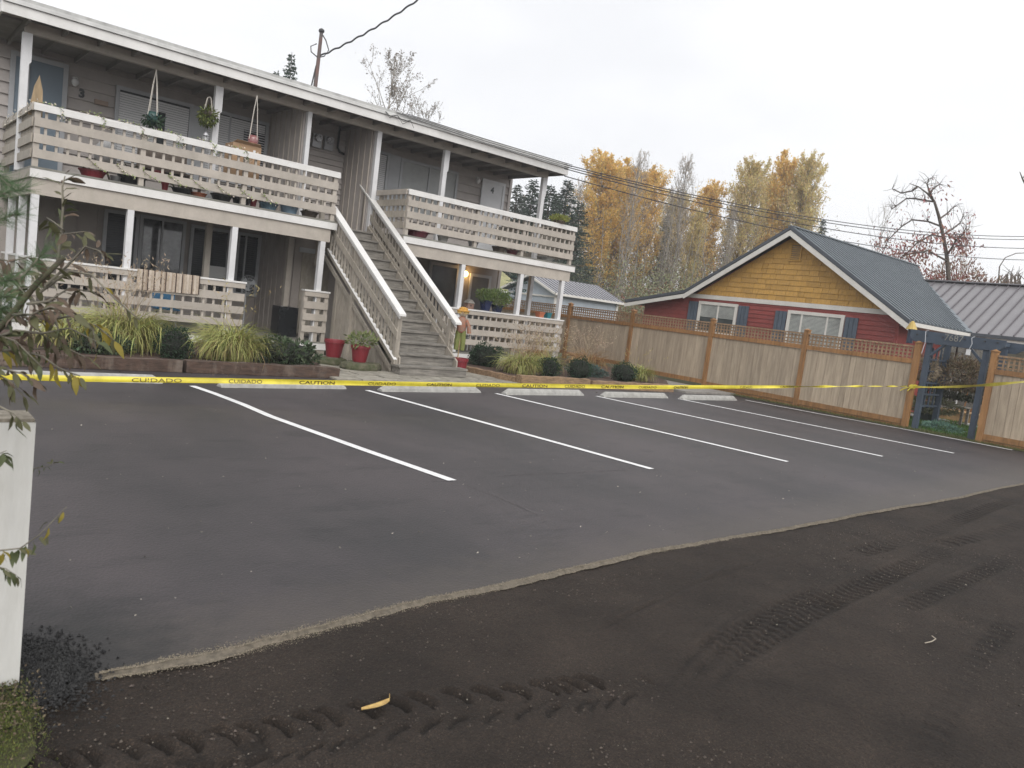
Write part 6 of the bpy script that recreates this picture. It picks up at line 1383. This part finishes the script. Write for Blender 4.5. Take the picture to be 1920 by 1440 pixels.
def shoot(pp, dep, r0, r1, leaves, m=SB, ln_=.085, pal=(0, 0, 1, 3), down=.5):
    P = [at(x, y, dep + dd) for x, y, dd in pp]; n = len(P); put('branch', MB().tube(P, [r0 + (r1 - r0) * i / (n - 1) for i in range(n)], 7), m, SHR, True)
    leaves = int(leaves * 1.7); seg = [(P[i], P[i + 1]) for i in range(n - 1)]
    for k in range(leaves):
        f = (k + .5 + lrs.uniform(-.3, .3)) / leaves * (n - 1); f = n - 1 - (n - 1 - f) * .97; i = min(n - 2, int(f)); p = seg[i][0].lerp(seg[i][1], f - i); ax = (seg[i][1] - seg[i][0]).normalized()
        s = CR * lrs.uniform(-1, 1) + CD * lrs.uniform(-.6, .6) + CU * lrs.uniform(-.3, .5)
        d = (ax * .5 + s - CU * down * lrs.uniform(.2, 1.6)).normalized()
        st = p + d * .008; addleaf(st, d, ln_ * lrs.uniform(.36, .80), lrs.choice(pal))
    return P
DS = 2.6
shoot([(-60, 680, 0), (20, 592, 0), (70, 530, 0), (120, 483, 0)], DS, .0125, .008, 3, SB2)
shoot([(108, 492, 0), (114, 440, .02), (118, 390, 0), (117, 350, 0), (122, 330, 0)], DS, .006, .002, 13, SB, .075, (0, 1, 0, 3), .2)
shoot([(118, 430, 0), (102, 417, .03), (88, 408, .06)], DS, .003, .0015, 4, SB, .08, (3, 0), .9)
shoot([(116, 440, 0), (130, 438, -.03), (160, 434, -.06)], DS, .003, .0015, 4, SB, .08, (1, 0))
shoot([(85, 535, 0), (125, 500, .04), (160, 462, .05), (185, 470, .03), (196, 480, .02)], DS, .005, .002, 10, SB, .08, (1, 1, 0), .3)
shoot([(75, 548, 0), (130, 508, .04), (172, 515, .04), (215, 560, 0), (262, 600, -.03)], DS, .005, .002, 7, SB, .07, (1, 0, 2), .6)
shoot([(50, 570, 0), (90, 565, .05), (130, 540, .1), (180, 548, .12)], DS, .005, .002, 12, SB, .09, (1, 1, 0))
shoot([(20, 590, 0), (60, 590, -.05), (95, 575, -.06), (140, 590, -.06)], DS, .005, .002, 12, SB, .09, (1, 0, 1))
shoot([(-30, 640, 0), (30, 620, 0), (80, 625, 0), (130, 615, 0), (180, 640, 0)], DS, .006, .002, 14, SB, .085, (0, 1, 0, 3))
shoot([(-30, 660, 0), (30, 655, .05), (80, 668, .08), (110, 690, .08), (135, 700, .06), (150, 705, .05)], DS, .005, .002, 12, SB, .08, (2, 0, 2, 0), .9)
shoot([(-40, 500, .1), (20, 520, .1), (55, 560, .1), (100, 640, .1)], DS, .004, .002, 8, SB, .08, (1, 0))
shoot([(-30, 560, .1), (10, 545, .1), (50, 540, .1), (90, 520, .1)], DS, .004, .002, 9, SB, .085, (1, 1, 0))
shoot([(-40, 700, 0), (0, 690, 0), (40, 700, 0), (70, 720, 0)], DS, .004, .002, 8, SB, .08, (0, 1))
shoot([(-40, 740, 0), (-5, 760, 0), (25, 775, 0), (42, 790, 0)], 2.3, .004, .002, 7, SB, .075, (3, 0), 1.2)
shoot([(-40, 1040, 0), (0, 1032, 0), (38, 1028, 0), (75, 1002, 0), (125, 950, 0)], 2.2, .003, .0012, 12, SB, .06, (3, 0, 2), 1.0)
shoot([(-20, 1060, 0), (10, 1066, 0), (30, 1078, 0)], 2.2, .002, .001, 5, SB, .055, (3, 0), 1.2)
shoot([(64, 878, 0), (86, 875, .1), (108, 866, .1)], 3.0, .0015, .001, 6, SB, .04, (3, 0), .2)
shoot([(-20, 860, 0), (0, 850, 0), (12, 845, 0)], 2.2, .002, .001, 4, SB, .07, (3, 3), 1.0)
for L_, dd, n_, pal_ in [([(-40, 600, 0), (10, 575, 0), (60, 600, 0), (90, 640, 0)], 2.7, 12, (1, 1, 0)), ([(-30, 620, .1), (30, 640, .1), (80, 690, .1)], 2.5, 12, (0, 1, 0, 3)), ([(-30, 690, .1), (20, 715, .1), (45, 745, .1)], 2.5, 8, (0, 1)),
                         ([(60, 560, 0), (105, 600, 0), (115, 650, 0)], 2.65, 10, (1, 0, 2)), ([(90, 600, 0), (150, 590, 0), (175, 620, 0), (180, 660, 0)], 2.8, 10, (0, 2, 1)), ([(-20, 520, 0), (40, 510, 0), (80, 515, 0)], 2.75, 8, (1, 0)),
                         ([(-20, 640, 0), (60, 655, 0), (120, 650, 0), (160, 670, 0)], 2.75, 14, (0, 1, 3)), ([(-30, 480, 0), (20, 490, 0), (60, 480, 0)], 2.7, 6, (1,)), ([(140, 600, 0), (180, 610, 0), (215, 640, 0)], 2.9, 8, (2, 0, 2))]:
    shoot(L_, dd, .004, .002, n_, SB, .085, pal_, .7)
# pine tuft at the left edge
NEED = leafmat('pine_needles', (.09, .15, .07), .3, .3, .02)
PN = thing('pine_branch', 'soft green pine branch reaching in at the left edge of the picture', 'branch', tuple(at(-60, 420, 1.7)))
a = MB(); st = MB(); rs = random.Random(17)
for (xa, ya, xb, yb) in [(-60, 380, 48, 352), (-60, 430, 35, 400), (-70, 540, 40, 520), (-60, 560, 20, 555), (-50, 600, 15, 575), (40, 520, 85, 470), (-40, 300, 20, 350)]:
    dd = 1.75 + rs.uniform(-.1, .1); p, q = at(xa, ya, dd), at(xb, yb, dd); st.tube([p, q], [.004, .0015], 5); ax = (q - p).normalized(); L_ = (q - p).length
    for k in range(int(L_ * 1500)):
        f = rs.random(); c = p.lerp(q, f); d = (ax * rs.uniform(.3, 1.2) + Vector((rs.gauss(0, .6), rs.gauss(0, .6), rs.gauss(0, .6)))).normalized() * rs.uniform(.03, .055); s = d.cross(CD).normalized() * .0006
        a.quad(c - s, c + s, c + d + s * .4, c + d - s * .4)
put('needles', a, NEED, PN, kind='stuff'); put('twigs', st, SB, PN)
# warm sign of seeding: some leaf litter on the asphalt near the bed
rs = np.random.RandomState(12); n = 90; P = np.stack([rs.uniform(-1, 18, n), rs.uniform(11.2, 12.1, n), np.full(n, .012)], 1)
tagit(link(leafcloud(P, .05, rs, 'leaf_litter', LMESH[1].materials[0], .5, D=np.stack([rs.normal(size=n), rs.normal(size=n), np.zeros(n)], 1)), 'leaf_litter', None), 'scattered small dead leaves along the sleepers', 'leaf litter', kind='stuff')
rs = np.random.RandomState(15); n = 420; P = np.stack([rs.uniform(.8, 17, n), 3.6 + 7 * rs.rand(n) ** 1.5, np.full(n, .008)], 1)
tagit(link(leafcloud(P, .018, rs, 'fleck', leafmat('pale_fleck', (.25, .23, .20), .6, 0, .02), .5, D=np.stack([rs.normal(size=n), rs.normal(size=n), np.zeros(n)], 1)), 'fleck', None), 'tiny pale flecks and bits of debris on the new asphalt', 'debris', kind='stuff')
for k_, t_ in TREES.items():
    if 'H' in t_.keys(): pass
for o in bpy.data.objects:
    for k_ in ('H', 'used'):
        if k_ in o.keys(): del o[k_]
    if o.type == 'EMPTY' and o.parent is None and 'category' not in o.keys() and 'kind' not in o.keys():
        for c in list(o.children): bpy.data.objects.remove(c)
        bpy.data.objects.remove(o)
